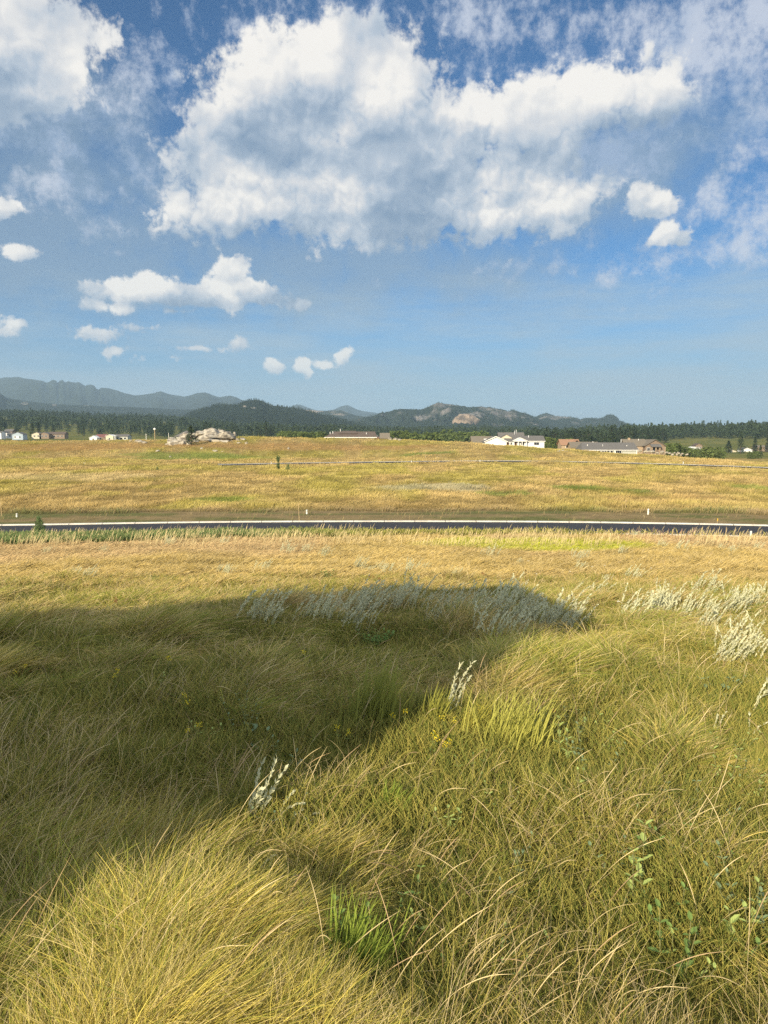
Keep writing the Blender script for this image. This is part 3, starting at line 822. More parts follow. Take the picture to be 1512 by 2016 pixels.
M_wallg = simple('siding_sage_grey', (0.46, 0.47, 0.42), (0.40, 0.41, 0.37), 1.2, 0.8, squash=(0.3, 0.3, 8))
M_wallb = simple('siding_brown', (0.25, 0.19, 0.14), (0.20, 0.15, 0.11), 1.2, 0.8)
M_wallt = simple('stone_tan', (0.44, 0.34, 0.23), (0.30, 0.23, 0.16), 2.0, 0.95, bump=0.5)
M_wallbl = simple('siding_blue', (0.38, 0.45, 0.52), (0.33, 0.40, 0.47), 1.2, 0.8)
M_trim = simple('trim_white', (0.80, 0.80, 0.78), (0.74, 0.74, 0.72), 2.0, 0.6)
M_metal = simple('galvanised', (0.55, 0.56, 0.57), (0.45, 0.46, 0.47), 4.0, 0.45, metal=0.6)
M_dkmetal = simple('dark_metal', (0.05, 0.05, 0.05), None, 4.0, 0.5)
M_doorb = simple('door_brown', (0.16, 0.08, 0.05), (0.12, 0.06, 0.04), 2.0, 0.6)

def viewpoint_house():
    # silhouette points found by following the shadow's outline back to the sun
    E0 = shadow_point(1150, 1245, 21.0); E0z = E0.z
    T0 = shadow_point(1000, 1152, 30.0)
    T1 = shadow_point(560, 1168, 32.0)
    T2 = shadow_point(-60, 1212, 34.0)
    r = (T2 - T0); r.z = 0; r.normalize()
    ang = math.atan2(r.y, r.x)
    gz = float(terrain(E0.x, E0.y)) - 0.1
    E0.x += 0.6
    root = empty('house', (E0.x, E0.y, gz), ang)
    tag(root, 'tan two-storey house with hipped roof behind the viewpoint, casting the big shadow', 'house')
    inv = Matrix.Rotation(-ang, 3, 'Z')
    loc = lambda p: inv @ (Vector(p) - Vector((E0.x, E0.y, gz)))
    t0 = loc(T0); he = E0z - gz; hr = t0.z
    #print('HOUSE eave', he, 'ridge', hr, 'pos', E0, 'ridge start', t0, 'T1z', loc(T1), loc(T2))
    Ln = 26.0; dep = 9.0
    d0 = -1 if t0.y < 0 else 1
    o = 0.2
    MB().box(o, Ln - o, min(0, d0 * dep) + o, max(0, d0 * dep) - o, 0, he - 0.02).build('wall', M_siding, root)
    ya, yb = 0.0, d0 * dep; ym = t0.y if abs(t0.y) > 1 else d0 * dep / 2
    ym = d0 * dep / 2
    v = [(0, ya, he), (Ln, ya, he), (Ln, yb, he), (0, yb, he), (max(0.5, t0.x), ym, hr), (Ln - 5, ym, hr)]
    nmesh('roof', np.array(v), [(0, 1, 5, 4), (2, 3, 4, 5), (1, 2, 5), (3, 0, 4), (3, 2, 1, 0)], M_shingle, root)
    m = MB()
    side = ya if d0 < 0 else yb
    for kx in (4, 9, 14, 19):
        f_ = MB().box(kx, kx + 1.6, side + (0.02 if d0 < 0 else -0.06) - 0.5 * (1 if d0 < 0 else 0), side + 0.06 - 0.5 * (1 if d0 < 0 else 0), he - 2.2, he - 0.9).build('window', M_trim, root)
        MB().box(kx + .1, kx + 1.5, side - 0.44 - 0.0, side - 0.42, he - 2.1, he - 1.0).build('pane', M_glass, f_)
    MB().box(12, 13, side - 0.55, side - 0.40, 0.1, 2.2).build('door', M_doorb, root)
    return root
if 'house' not in SKIP: viewpoint_house()

# ------------------------------------------------------------------ hills
def rockmix(name, forest, rock, rocky, scale=0.01, trees_dark=0.6, vscale=4.0):
    """forested hillside with bare rock showing through on steep and noisy places"""
    m, q, out = material(name); nt = q.nt
    geo = nt.nodes.new('ShaderNodeNewGeometry')
    pos = geo.outputs['Position']
    n = q.noise(q.v('MULTIPLY', pos, (1, 0.5, 1.0)), scale, 6, 0.62)
    at_ = nt.nodes.new('ShaderNodeAttribute'); at_.attribute_name = 'bare'
    f = q.smooth(q.m('ADD', q.m('MULTIPLY_ADD', n, 0.9, -0.45), at_.outputs['Fac']), 0.5 - rocky - 0.08, 0.5 - rocky + 0.10)
    n2 = q.noise(pos, scale * 9, 4, 0.65)
    fo = q.mix(q.lin(n2, 0.35, 0.65), tuple(c * trees_dark for c in forest), forest)
    n3 = q.noise(q.v('MULTIPLY', pos, (1, 1, 0.25)), scale * 6, 6, 0.7)
    ro = q.mix(q.lin(n3, 0.35, 0.62), tuple(c * 0.55 for c in rock), rock)
    p = nt.nodes.new('ShaderNodeBsdfDiffuse')
    nt.links.new(q.mix(f, fo, ro), p.inputs[0])
    b = nt.nodes.new('ShaderNodeBump'); b.inputs['Strength'].default_value = 1.0; b.inputs['Distance'].default_value = 0.08 / scale
    nt.links.new(q.noise(pos, scale * 14, 4, 0.7), b.inputs['Height']); nt.links.new(b.outputs[0], p.inputs['Normal'])
    nt.links.new(p.outputs[0], out.inputs[0])
    return m

def hill(name, prof, D, width, mat, amp=0.10, freq=6.0, seed=0, foot=-8.0, bare=None, ridgy=0.0, step=1.0, back=0.7, power=1.0, label=None):
    """ridge with the photographed skyline, standing D metres away, `width` metres from foot to crest"""
    xs = np.arange(prof[0][0], prof[-1][0] + 0.1, step)
    rows = np.interp(xs, [p[0] for p in prof], [p[1] for p in prof])
    nt_ = 56
    ts = np.concatenate([np.linspace(0, 1, nt_), np.linspace(1.05, 1 + back, 18)])
    X, T = np.meshgrid(xs, ts)
    ry = np.broadcast_to(rows, X.shape)
    crest = -np.tan(np.arctan((ry - 1008.0) / F) + PITCH) * D
    d = D - width * (1 - T)
    wx = (X - 756) / F * D
    base = foot
    prof_ = np.where(T <= 1, sst(T, -0.25, 1.12) ** power, 1 - sst(T, 0.9, 1 + back + 0.3) * 1.0)
    prof_ = prof_ / np.where(T <= 1, sst(np.array(1.0), -0.25, 1.12) ** power, 1)
    h = base + (crest - base) * np.clip(prof_, 0, 1)
    Hm = np.maximum(crest - base, 20)
    k = freq / width
    nz = fbm(wx * k * 1.0 + seed * 7, d * k * 0.8 + seed, 6, 200 + seed, 0.55) - 0.5
    rid = 1 - np.abs(2 * fbm(wx * k * 1.6 + seed * 3, d * k * 0.35, 4, 300 + seed, 0.6) - 1)
    wgt = np.clip(np.sin(np.pi * np.clip(T, 0, 1)), 0, 1) ** 0.7
    h = h + Hm * wgt * (amp * nz * 2.2 + ridgy * (rid - 0.8))
    dd = d + width * 0.10 * nz * wgt
    x = (X - 756) / F * dd * 1.0
    v = np.stack([x.ravel(), dd.ravel(), (h + CZ).ravel()], 1)
    n, m_ = X.shape
    i = np.arange(n - 1)[:, None]; j = np.arange(m_ - 1)[None]
    f = np.stack([i * m_ + j, i * m_ + j + 1, (i + 1) * m_ + j + 1, (i + 1) * m_ + j], -1).reshape(-1, 4)
    o = nmesh(name, v, f, mat, smooth=True)
    bb = np.zeros(len(v))
    if bare is not None:
        rr = 1008 + F * np.tan(np.arctan(-(v[:, 2] - CZ) / v[:, 1]) - PITCH)
        cx = 756 + F * v[:, 0] / v[:, 1]
        for (bx, by, rx, ry2, w) in bare:
            bb += w * (1 - sst(np.hypot((cx - bx) / rx, (rr - by) / ry2), 0.5, 1.15))
    a = o.data.attributes.new('bare', 'FLOAT', 'POINT'); a.data.foreach_set('value', bb.astype(np.float32))
    tag(o, label, None, kind='structure')
    return lambda px, t: surf(px, t, xs, ts, x, dd, h)

def surf(px, t, xs, ts, x, dd, h):
    """point of a hill's surface: image column px, 0 foot .. 1 crest"""
    fi = np.clip((px - xs[0]) / (xs[1] - xs[0]), 0, len(xs) - 1.001); ti = np.clip(np.interp(t, ts, np.arange(len(ts))), 0, len(ts) - 1.001)
    i = fi.astype(int); j = ti.astype(int); a = fi - i; b = ti - j
    def s(A): return (A[j, i] * (1 - a) + A[j, i + 1] * a) * (1 - b) + (A[j + 1, i] * (1 - a) + A[j + 1, i + 1] * a) * b
    return np.stack([s(x), s(dd), s(h) + CZ], 1)

FO = (0.045, 0.065, 0.035)
M_hill_far = rockmix('far_hill', (0.040, 0.055, 0.035), (0.42, 0.38, 0.32), 0.12, 0.0016)
M_hill_mid = rockmix('wooded_hill', (0.030, 0.045, 0.026), (0.40, 0.36, 0.30), 0.10, 0.006)
M_hill_rock = rockmix('rocky_hill', (0.035, 0.050, 0.028), (0.30, 0.275, 0.245), 0.38, 0.014)
M_hill_pale = rockmix('pale_rock_hill', (0.05, 0.065, 0.035), (0.50, 0.42, 0.33), 0.28, 0.008)
M_dome = rockmix('granite_dome', (0.16, 0.13, 0.10), (0.44, 0.34, 0.25), 0.00, 0.03)

hill('hills', [(-500,770),(-300,758),(0,747),(20,744),(45,743),(62,746),(90,750),(98,754),(104,754),(112,750),(118,750),(121,754),(126,749),(131,748),(136,753),(142,750),(146,752),(157,753),(163,752),(170,757),(175,760),(177,758),(186,757),(192,759),(196,765),(200,767),(206,763),(214,764),(225,767),(240,772),(255,777),(270,781),(285,779),(300,777),(312,774),(322,772),(333,776),(350,780),(365,782),(380,778),(392,774),(403,773),(415,775),(428,780),(436,782),(446,780),(456,779),(468,782),(478,787),(492,791),(520,800),(560,815),(600,835)],
     7600, 3000, M_hill_far, amp=0.16, freq=7, seed=1, foot=-10, ridgy=0.10)
hill('hills', [(-500,772),(-60,770),(0,771),(8,774),(20,783),(50,789),(80,792),(110,795),(160,798),(220,800),(300,803),(360,806),(420,806),(480,815)],
     4300, 1500, M_hill_far, amp=0.16, freq=6, seed=2, foot=-10, bare=[(3,778,9,10,.42),(55,794,12,5,.34),(82,790,8,3,.30),(113,798,7,6,.34),(176,800,12,4,.38),(200,801,14,3,.2)])
hill('hills', [(540,812),(560,806),(570,803),(578,799),(586,796),(594,797),(604,801),(618,806),(630,809),(645,809),(660,806),(670,801),(678,799),(685,798),(692,801),(702,806),(716,810),(735,812),(755,815),(790,822),(850,838)],
     9000, 2500, M_hill_far, amp=0.12, freq=6, seed=3, foot=-10)
hill('hills', [(540,800),(560,803),(574,802),(582,803),(592,806),(606,807),(625,808),(645,809),(662,808),(672,808),(684,812),(698,817),(715,820),(735,822),(760,828),(800,838),(860,850)],
     4600, 1400, M_hill_pale, amp=0.12, freq=6, seed=4, foot=-8, ridgy=0.08, bare=[(600,812,45,9,.30),(670,814,30,7,.20)])
mid_pt = hill('hills', [(330,845),(360,825),(380,812),(400,806),(418,801),(434,797),(450,798),(462,798),(472,796),(483,791),(494,788),(506,787),(517,789),(526,794),(536,798),(550,800),(562,801),(578,803),(596,807),(620,813),(645,819),(670,826),(700,834),(740,842),(800,850),(900,858)],
     2500, 900, M_hill_mid, amp=0.10, freq=5, seed=5, foot=-8, bare=[(484,800,5,2.5,.6),(500,803,9,3,.35)])
cen_pt = hill('hills', [(640,845),(700,826),(730,820),(752,814),(770,809),(784,806),(800,805),(815,806),(832,806),(843,802),(850,797),(858,794),(868,794),(876,795),(890,797),(905,800),(918,803),(930,803),(938,801),(946,800),(955,802),(962,801),(972,804),(988,806),(998,810),(1006,808),(1016,810),(1028,814),(1042,818),(1060,826),(1090,840)],
     3400, 1100, M_hill_rock, amp=0.20, freq=9, seed=6, foot=-8, ridgy=0.42, bare=[(868,805,26,16,.16),(835,822,25,10,.12),(960,815,55,16,.10),(1010,822,30,10,.05),(740,828,30,8,-.5),(780,835,40,10,-.3)])
rt_pt = hill('hills', [(1000,845),(1035,828),(1050,822),(1058,818),(1066,815),(1074,813),(1083,816),(1092,819),(1104,820),(1118,821),(1132,823),(1140,826),(1146,824),(1160,823),(1176,824),(1185,822),(1190,818),(1197,816),(1204,817),(1211,821),(1217,828),(1230,833),(1280,842),(1400,852)],
     4000, 1100, M_hill_rock, amp=0.14, freq=6, seed=7, foot=-8, ridgy=0.16, bare=[(1090,822,40,6,.15)])
def granite_dome():
    D = 2620.0
    nu, nv = 90, 50
    u = np.linspace(0, 2 * np.pi, nu, endpoint=False); vv = np.linspace(0, np.pi / 2, nv)
    U, V = np.meshgrid(u, vv)
    cx = (912 - 756) / F * D; rx = 30 / F * D; top = -tan_row(815) * D; bot = -30.0
    r = np.cos(V) ** 0.95
    bump = fbm3(np.cos(U) * r * 3 + 5, np.sin(U) * r * 3 + 5, V * 1.2 + 3, 4, 91) - 0.5
    X = cx + rx * 1.12 * r * np.cos(U) * (1 + 0.9 * bump) + rx * 0.30 * np.sin(V); Y = D + rx * 1.2 * r * np.sin(U) * (1 + 0.35 * bump)
    Z = bot + (top - bot) * np.sin(V) ** 0.85 * (1 + 0.45 * bump * np.cos(V)) * (1 - 0.12 * np.cos(U) * r)
    v = np.stack([X.ravel(), Y.ravel(), Z.ravel() + CZ], 1)
    i = np.arange(nv - 1)[:, None]; j = np.arange(nu)[None]; jn = (j + 1) % nu
    f = np.stack([i * nu + j, i * nu + jn, (i + 1) * nu + jn, (i + 1) * nu + j], -1).reshape(-1, 4)
    o = nmesh('hills', v, f, M_dome, smooth=True)
    a = o.data.attributes.new('bare', 'FLOAT', 'POINT'); a.data.foreach_set('value', np.full(len(v), 0.5, np.float32))
    tag(o, kind='structure')
granite_dome()

# ------------------------------------------------------------------ trees
def crown_cloud(rng, n, rad_fn, h0, h1, size, flatten=0.5):
    """n leaf-clump triangles pairs spread through a crown whose radius at height t is rad_fn(t)"""
    t = rng.random(n) ** 0.85
    a = rng.uniform(0, 2 * np.pi, n)
    lobes = 1 + 0.28 * np.sin(a * 3 + t * 17 + rng.uniform(0, 6)) + 0.18 * np.sin(a * 5 - t * 31)
    rr = rad_fn(t) * lobes * np.sqrt(rng.uniform(0.15, 1, n))
    c = np.stack([rr * np.cos(a), rr * np.sin(a), h0 + (h1 - h0) * t + rng.normal(0, 0.02 * (h1 - h0), n)], 1)
    s = size * rng.uniform(0.6, 1.4, n)
    d1 = rng.normal(size=(n, 3)); d1[:, 2] *= flatten; d1 /= np.linalg.norm(d1, axis=1)[:, None]
    d2 = rng.normal(size=(n, 3)); d2[:, 2] *= flatten; d2 -= (d2 * d1).sum(1)[:, None] * d1; d2 /= np.linalg.norm(d2, axis=1)[:, None]
    v = np.stack([c - d1 * s[:, None] - d2 * (0.55 * s)[:, None], c + d1 * s[:, None] * 0.9 - d2 * (0.25 * s)[:, None], c + d2 * (0.8 * s)[:, None]], 1).reshape(-1, 3)
    return v, np.arange(3 * n).reshape(-1, 3)

def pine_rad(w): return lambda t: w * np.clip((1 - t) ** 0.75 * (0.55 + 0.45 * np.minimum(1, t * 6)) + 0.04, 0, 1)
def round_rad(w): return lambda t: w * np.sqrt(np.clip(1 - (2 * t - 0.9) ** 2 / 1.25, 0.02, 1))

def trunk_mesh(mb, h, r, rng, limbs=5, crown=0.35):
    mb.tube((0, 0, -0.5), (0, 0, h * 0.55), r, r * 0.6, 6); mb.tube((0, 0, h * 0.55), (0, 0, h * 0.93), r * 0.6, r * 0.15, 5)
    for k in range(limbs):
        z = h * rng.uniform(crown, 0.75); a = rng.uniform(0, 6.28); L = h * 0.14
        mb.tube((0, 0, z), (L * math.cos(a), L * math.sin(a), z + L * 0.3), r * 0.3, r * 0.08, 4)
    return mb

TREE = []      # (crown mesh, trunk mesh, combined mesh data)
trng = np.random.default_rng(11)
def tree_proto(kind, h, w, n, size, base):
    mat = M_decid if kind == 'bush' else M_needle
    f_ = pine_rad(w) if kind == 'pine' else round_rad(w)
    v, f = crown_cloud(trng, n, f_, h * base, h, size)
    if kind == 'pine':          # lower third carries a few separate boughs
        pass
    mb = trunk_mesh(MB(), h, 0.018 * h, trng)
    return v, f, np.array(mb.v), mb.f, mat, h

def mesh_of(v, f, mat, name):
    o = nmesh(name, v, f, mat); me = o.data; bpy.data.objects.remove(o); return me
def combined(pr, name):
    v = np.concatenate([pr[0], pr[2]]); f = [tuple(q) for q in pr[1]] + [tuple(i + len(pr[0]) for i in q) for q in pr[3]]
    o = nmesh(name, v, f, [pr[4], M_bark]); me = o.data
    idx = np.zeros(len(f), np.int32); idx[len(pr[1]):] = 1
    me.polygons.foreach_set('material_index', idx); bpy.data.objects.remove(o); return me

pines = [tree_proto('pine', h, w, 420, 0.62, b) for h, w, b in ((18, 3.3, .14), (16, 3.6, .10), (20, 3.4, .22), (14, 3.2, .06), (17, 2.8, .18), (12, 3.4, .05))]
rounds = [tree_proto('round', h, w, 420, 0.75, b) for h, w, b in ((15, 4.2, .25), (17, 4.6, .3), (13, 4.4, .2))]
bushes = [tree_proto('bush', h, w, 300, 0.50, b) for h, w, b in ((7, 2.6, .04), (9, 3.0, .06), (5, 2.6, .02))]
ALLT = pines + rounds
D_tree = [combined(p_, 'pine_tree') for p_ in ALLT]
D_bush = [combined(p_, 'leafy_tree') for p_ in bushes]
D_crown = [mesh_of(p_[0], p_[1], p_[4], 'crown') for p_ in ALLT]
D_trunk = [mesh_of(p_[2], p_[3], M_bark, 'trunk') for p_ in ALLT]

# places: regions of image columns and distance
places = []
def region(n, pxa, pxb, ya, yb, seed, dens=None, edge=None):
    r = np.random.default_rng(seed)
    px = r.uniform(pxa, pxb, n); y = r.uniform(ya ** 2, yb ** 2, n) ** 0.5
    if edge is not None:
        e = np.interp(px, [q[0] for q in edge], [q[1] for q in edge]) + 50 * (fbm(px * 0.02, px * 0 + seed, 3, seed) - 0.5)
        k = y > e; px, y = px[k], y[k]
    for a, b in zip(px, y): places.append((a, b))
region(2600, -200, 700, 850, 2300, 21, edge=[(-200, 1010), (0, 1020), (60, 1010), (100, 1050), (150, 1010), (210, 960), (240, 930), (300, 880), (420, 820), (500, 830), (600, 950), (700, 1000)])
region(1500, 640, 1060, 1000, 2300, 22, edge=[(640, 1000), (800, 1080), (900, 1100), (1000, 1000), (1060, 900)])
region(2300, 1030, 1720, 620, 1500, 23, edge=[(1030, 900), (1060, 680), (1100, 640), (1200, 640), (1290, 700), (1320, 1000), (1400, 1020), (1470, 960), (1512, 900), (1720, 900)])
places.sort(key=lambda q: q[1])
px_ = np.array([q[0] for q in places]); yy_ = np.array([q[1] for q in places])
xx_ = (px_ - 756) / F * yy_; zz_ = terrain(xx_, yy_)
def sc_row(): return np.random.default_rng(3).uniform(0.75, 1.15, len(places))
scl = sc_row(); rot = np.random.default_rng(4).uniform(0, 6.28, len(places)); typ = np.random.default_rng(5).integers(0, len(ALLT), len(places))
# the photograph's tree line: scale each tree so the skyline stays where it is seen
top_line_x = [-200, 0, 100, 200, 300, 400, 500, 640, 800, 1000, 1060, 1200, 1290, 1400, 1512, 1720]
top_line_r = [795, 795, 797, 805, 808, 815, 832, 838, 842, 838, 832, 832, 832, 827, 828, 826]
lim = np.interp(px_, top_line_x, top_line_r)
top_z = CZ - np.tan(np.arctan((lim - 1008) / F) + PITCH) * yy_
hh = np.array([p_[5] for p_ in ALLT])[typ] * scl
over = (zz_ + hh) > top_z + 2.5
scl = np.where(over, np.maximum(0.0, (top_z + 2.5 - zz_) / np.array([p_[5] for p_ in ALLT])[typ]), scl)
ok = (scl > 0.4)
px_, yy_, xx_, zz_, scl, rot, typ = [a[ok] for a in (px_, yy_, xx_, zz_, scl, rot, typ)]
inv_ = (px_ > -20) & (px_ < 1532)
order = np.argsort(yy_)
first = [k for k in order if inv_[k]][:200]
fs = set(first)
def where_text(px):
    return 'left' if px < 640 else ('middle' if px < 1060 else 'right')
GLAB = {'left': ('dark pine standing in the front row of the forest behind the rock outcrop', 'pines along the front of the left forest'),
        'middle': ('dark pine in the strip of forest below the rocky hills', 'pines in the strip below the rocky hills'),
        'right': ('dark pine in the forest behind the houses on the right', 'pines of the forest behind the right houses')}
for k in first:
    o = bpy.data.objects.new('pine_tree', D_tree[typ[k]]); link(o)
    o.location = (xx_[k], yy_[k], zz_[k] - 0.2); o.rotation_euler = (0, 0, rot[k]); o.scale = (scl[k] * 1.05, scl[k] * 1.05, scl[k])
    lb = GLAB[where_text(px_[k])]
    tag(o, lb[0], 'pine tree', lb[1])
def merged_forest(name, idx, X, Y, Z, S, RT, TP, protos, thin, mat, label):
    V, Fc, c = [], [], 0
    r = np.random.default_rng(8)
    for k in idx:
        v, f = protos[TP[k]][0], protos[TP[k]][1]
        m_ = len(f) // thin
        v = v.reshape(-1, 3, 3)[r.permutation(len(f))[:m_]]
        cen = v.mean(1, keepdims=True); v = (cen + (v - cen) * math.sqrt(thin) * 0.95).reshape(-1, 3)
        ca, sa = math.cos(RT[k]), math.sin(RT[k])
        v = np.stack([(v[:, 0] * ca - v[:, 1] * sa) * S[k] * 1.05 + X[k], (v[:, 0] * sa + v[:, 1] * ca) * S[k] * 1.05 + Y[k], v[:, 2] * S[k] + Z[k]], 1)
        V.append(v); Fc.append(np.arange(len(v)).reshape(-1, 3) + c); c += len(v)
    o = nmesh(name, np.concatenate(V), np.concatenate(Fc), mat)
    tag(o, label, 'forest', kind='stuff')
rest = [k for k in range(len(px_)) if k not in fs]
merged_forest('forest', rest, xx_, yy_, zz_, scl, rot, typ, ALLT, 3, M_needle, 'dense dark pine forest filling the slopes behind the houses and below the hills')

# small far trees on the wooded hills
def hill_trees(fn, n, pxa, pxb, t0, t1, seed, hsc, label, clear=None):
    r = np.random.default_rng(seed)
    px = r.uniform(pxa, pxb, n); t = r.uniform(t0, t1, n)
    P = fn(px, t)
    if clear is not None:
        k_ = ~((px > clear[0]) & (px < clear[1]) & (P[:, 1] < clear[2])); P = P[k_]; n = len(P)
    S = r.uniform(0.6, 1.1, n) * hsc
    merged_forest('forest', range(n), P[:, 0], P[:, 1], P[:, 2] - 1.0, S, r.uniform(0, 6.28, n), r.integers(0, len(pines), n), pines, 14, M_needle, label)
hill_trees(mid_pt, 3600, 360, 800, 0.0, 1.0, 31, 0.5, 'dark pines covering the long wooded hill in the middle distance')
hill_trees(cen_pt, 1100, 690, 1060, 0.2, 0.99, 32, 0.42, 'scattered pines growing among the crags of the rocky hill', (872, 952, 2900))
hill_trees(rt_pt, 1200, 1040, 1300, 0.3, 0.99, 33, 0.42, 'pines on the low knobby hill at the right')

def full_tree(px, row=None, y=None, h=None, tp=0, label='', name='pine_tree', cat='pine tree', group=None, wide=1.0, proto=None):
    """a nearer tree with crown and trunk of its own"""
    p = at(px, row, y)
    root = empty(name, p)
    s = h / (ALLT if proto is None else bushes)[tp][5]
    if proto is None:
        dc, dt = D_crown[tp], D_trunk[tp]
    else:
        dc = mesh_of(bushes[tp][0], bushes[tp][1], M_decid, 'crown'); dt = mesh_of(bushes[tp][2], bushes[tp][3], M_bark, 'trunk')
    for nm, d in (('crown', dc), ('trunk', dt)):
        o = bpy.data.objects.new(nm, d); link(o, root)
    root.scale = (s * wide, s * wide, s); root.rotation_euler = (0, 0, px * 1.7)
    tag(root, label, cat, group)
    return root
LM = [ # px, y, h, tp, wide, label
 (67, 760, 15, 1, 1.3, 'dark pine cluster tree standing behind the white house on the far left'),
 (80, 770, 16, 0, 1.1, 'dark pine beside the blue house, taller of the pair'),
 (108, 900, 15, 3, 1.0, 'lone pine at the edge of the pale far meadow'),
 (168, 820, 13, 2, 0.8, 'lone slim pine beside the barn row'),
 (158, 960, 18, 0, 1.0, 'lone pine with bare lower trunk on the far meadow'),
 (200, 860, 11, 5, 1.1, 'round low pine behind the red-roofed barn'),
 (225, 900, 12, 1, 1.0, 'small dark pine behind the green shed'),
 (1456, 620, 18, 1, 0.9, 'tall dark pine in front of the far white house on the right'),
 (1484, 640, 13, 3, 1.0, 'rounded conifer between the two far houses on the right'),
 (1510, 640, 15, 3, 1.0, 'dark conifer at the right edge beside the last far house'),
 (1432, 640, 10, 5, 1.3, 'low dark tree behind the far cream house on the right'),
 (1495, 470, 8, 3, 1.1, 'small dark pine on the green lawn at the far right'),
 (1330, 420, 7, 5, 1.0, 'dark bush tree at the right end of the brown house garden'),
]
for px, y, h, tp, wd, lab in LM: full_tree(px, y=y, h=h, tp=tp, wide=wd, label=lab)
# leafy trees in rows
def leafy_row(n, pxa, pxb, ya, yb, ha, hb, label, group, seed, curve=None):
    r = np.random.default_rng(seed)
    for k in range(n):
        px = pxa + (pxb - pxa) * (k + r.uniform(0.1, 0.9)) / n; y = r.uniform(ya, yb)
        if curve: y = np.interp(px, *curve) + r.uniform(-12, 12)
        p = at(px, y=y); o = bpy.data.objects.new('leafy_tree', D_bush[r.integers(0, 3)]); link(o)
        h = r.uniform(ha, hb); base = {D_bush[0]: 7, D_bush[1]: 9, D_bush[2]: 5}[o.data]
        o.location = p; s = h / base; o.scale = (s, s, s); o.rotation_euler = (0, 0, r.uniform(0, 6.28))
        tag(o, label, 'tree', group)
leafy_row(30, 553, 640, 480, 540, 7.0, 8.5, 'bright green leafy tree in the even row left of the long brown roof', 'leafy trees left of the brown roof', 41)
leafy_row(34, 768, 862, 480, 560, 8, 11, 'green leafy tree in the row right of the long brown roof', 'leafy trees right of the brown roof', 42)
leafy_row(26, 870, 960, 600, 700, 9, 15, 'dull green leafy tree behind the white house', 'leafy trees behind the white house', 43)
leafy_row(22, 1070, 1125, 420, 520, 6, 10, 'green leafy tree between the white house and the orange roof', 'leafy trees beside the white house', 44)
leafy_row(16, 1308, 1335, 380, 440, 6, 8.5, 'leafy green tree beside the brown porch house', 'leafy trees beside the porch house', 45)
leafy_row(34, 1336, 1425, 400, 470, 4.5, 7, 'grey-green leafy tree in the hollow below the brown house', 'leafy trees in the hollow', 46)
leafy_row(8, 1470, 1490, 440, 470, 3, 4.5, 'low green bush on the lawn slope at the far right', 'bushes on the lawn slope', 47)

# ------------------------------------------------------------------ rocks
def rock_mesh(rng, r, sx=1.0, sy=1.0, sz=0.7, sub=3, rough=0.55, seed=0):
    bm = bmesh.new(); bmesh.ops.create_icosphere(bm, subdivisions=sub, radius=1.0)
    v = np.array([p.co for p in bm.verts]); f = np.array([[q.index for q in t.verts] for t in bm.faces]); bm.free()
    s = seed * 3.7
    if rough == 0.0:
        return v * np.array([sx, sy, sz]) * r, f
    q_ = np.random.default_rng(seed + 900)
    pn = q_.normal(size=(18, 3)); pn /= np.linalg.norm(pn, axis=1)[:, None]; pd = q_.uniform(0.55, 1.0, 18)
    dt = np.maximum(v @ pn.T, 0.05)
    k = np.minimum((pd[None] / dt).min(1), 1.25)
    n2 = fbm3(v[:, 0] * 3 + s, v[:, 1] * 3, v[:, 2] * 6 + 9, 4, seed + 5, 0.6) - 0.5
    k = k * (1 + 0.55 * n2)
    v = v * k[:, None]
    return v * np.array([sx, sy, sz]) * r, f

def rock_pile(name, rocks, label, cat, mat=None):
    """one outcrop: its knobs as one mesh; rocks = (column, row of foot, width px, height px, distance offset)"""
    y0 = rocks[0][4]
    base = at(rocks[0][0], y=y0)
    V, Fc, c = [], [], 0
    rng = np.random.default_rng(len(rocks))
    for i, (px, row, wpx, hpx, y) in enumerate(rocks):
        x = (px - 756) / F * y; zb = CZ - tan_row(row) * y
        w = wpx / F * y / 2; h = hpx / F * y
        v, f = rock_mesh(rng, 1.0, w * 1.05, w * 0.8, h * 0.72, 4, 0.5, 100 + i * 7)
        v = v + np.array([x, y, zb + h * 0.30]) - np.array(base)
        V.append(v); Fc.append(f + c); c += len(v)
    o = nmesh(name, np.concatenate(V), np.concatenate(Fc), mat or M_rock, loc=base)
    return tag(o, label, cat)

rock_pile('rock_outcrop', [(350, 884, 48, 24, 306), (338, 887, 26, 9, 304), (366, 887, 32, 9, 304), (364, 868, 24, 16, 311), (342, 872, 22, 12, 308), (356, 876, 20, 14, 305), (372, 878, 14, 8, 305),
                           (384, 862, 22, 11, 322), (398, 858, 34, 12, 322), (420, 862, 54, 17, 320), (446, 864, 44, 17, 319), (406, 869, 30, 8, 316), (380, 872, 22, 7, 312), (424, 870, 30, 7, 314), (442, 871, 34, 6, 314), (461, 866, 14, 17, 321), (470, 870, 12, 8, 319), (410, 852, 20, 7, 324), (436, 853, 26, 7, 323)],
          'large pale layered rock outcrop on the brow of the field', 'rock outcrop')
BL = [(397, 884, 7, 4), (424, 889, 11, 5), (438, 890, 5, 3), (310, 889, 12, 4), (335, 900, 5, 3), (470, 873, 10, 4), (478, 866, 14, 5), (485, 874, 6, 4), (273, 871, 14, 6), (258, 869, 8, 5), (285, 873, 12, 5), (214, 868, 8, 5), (166, 913, 10, 3),
      (568, 884, 4, 5), (745, 862, 14, 8), (757, 864, 12, 7), (768, 866, 10, 6), (778, 866, 12, 6), (786, 867, 8, 5), (735, 861, 10, 5), (1108, 888, 10, 4), (1100, 889, 8, 4), (1116, 890, 7, 3)]
MEAN = 'pale boulder lying in the dry grass near the rock outcrop'
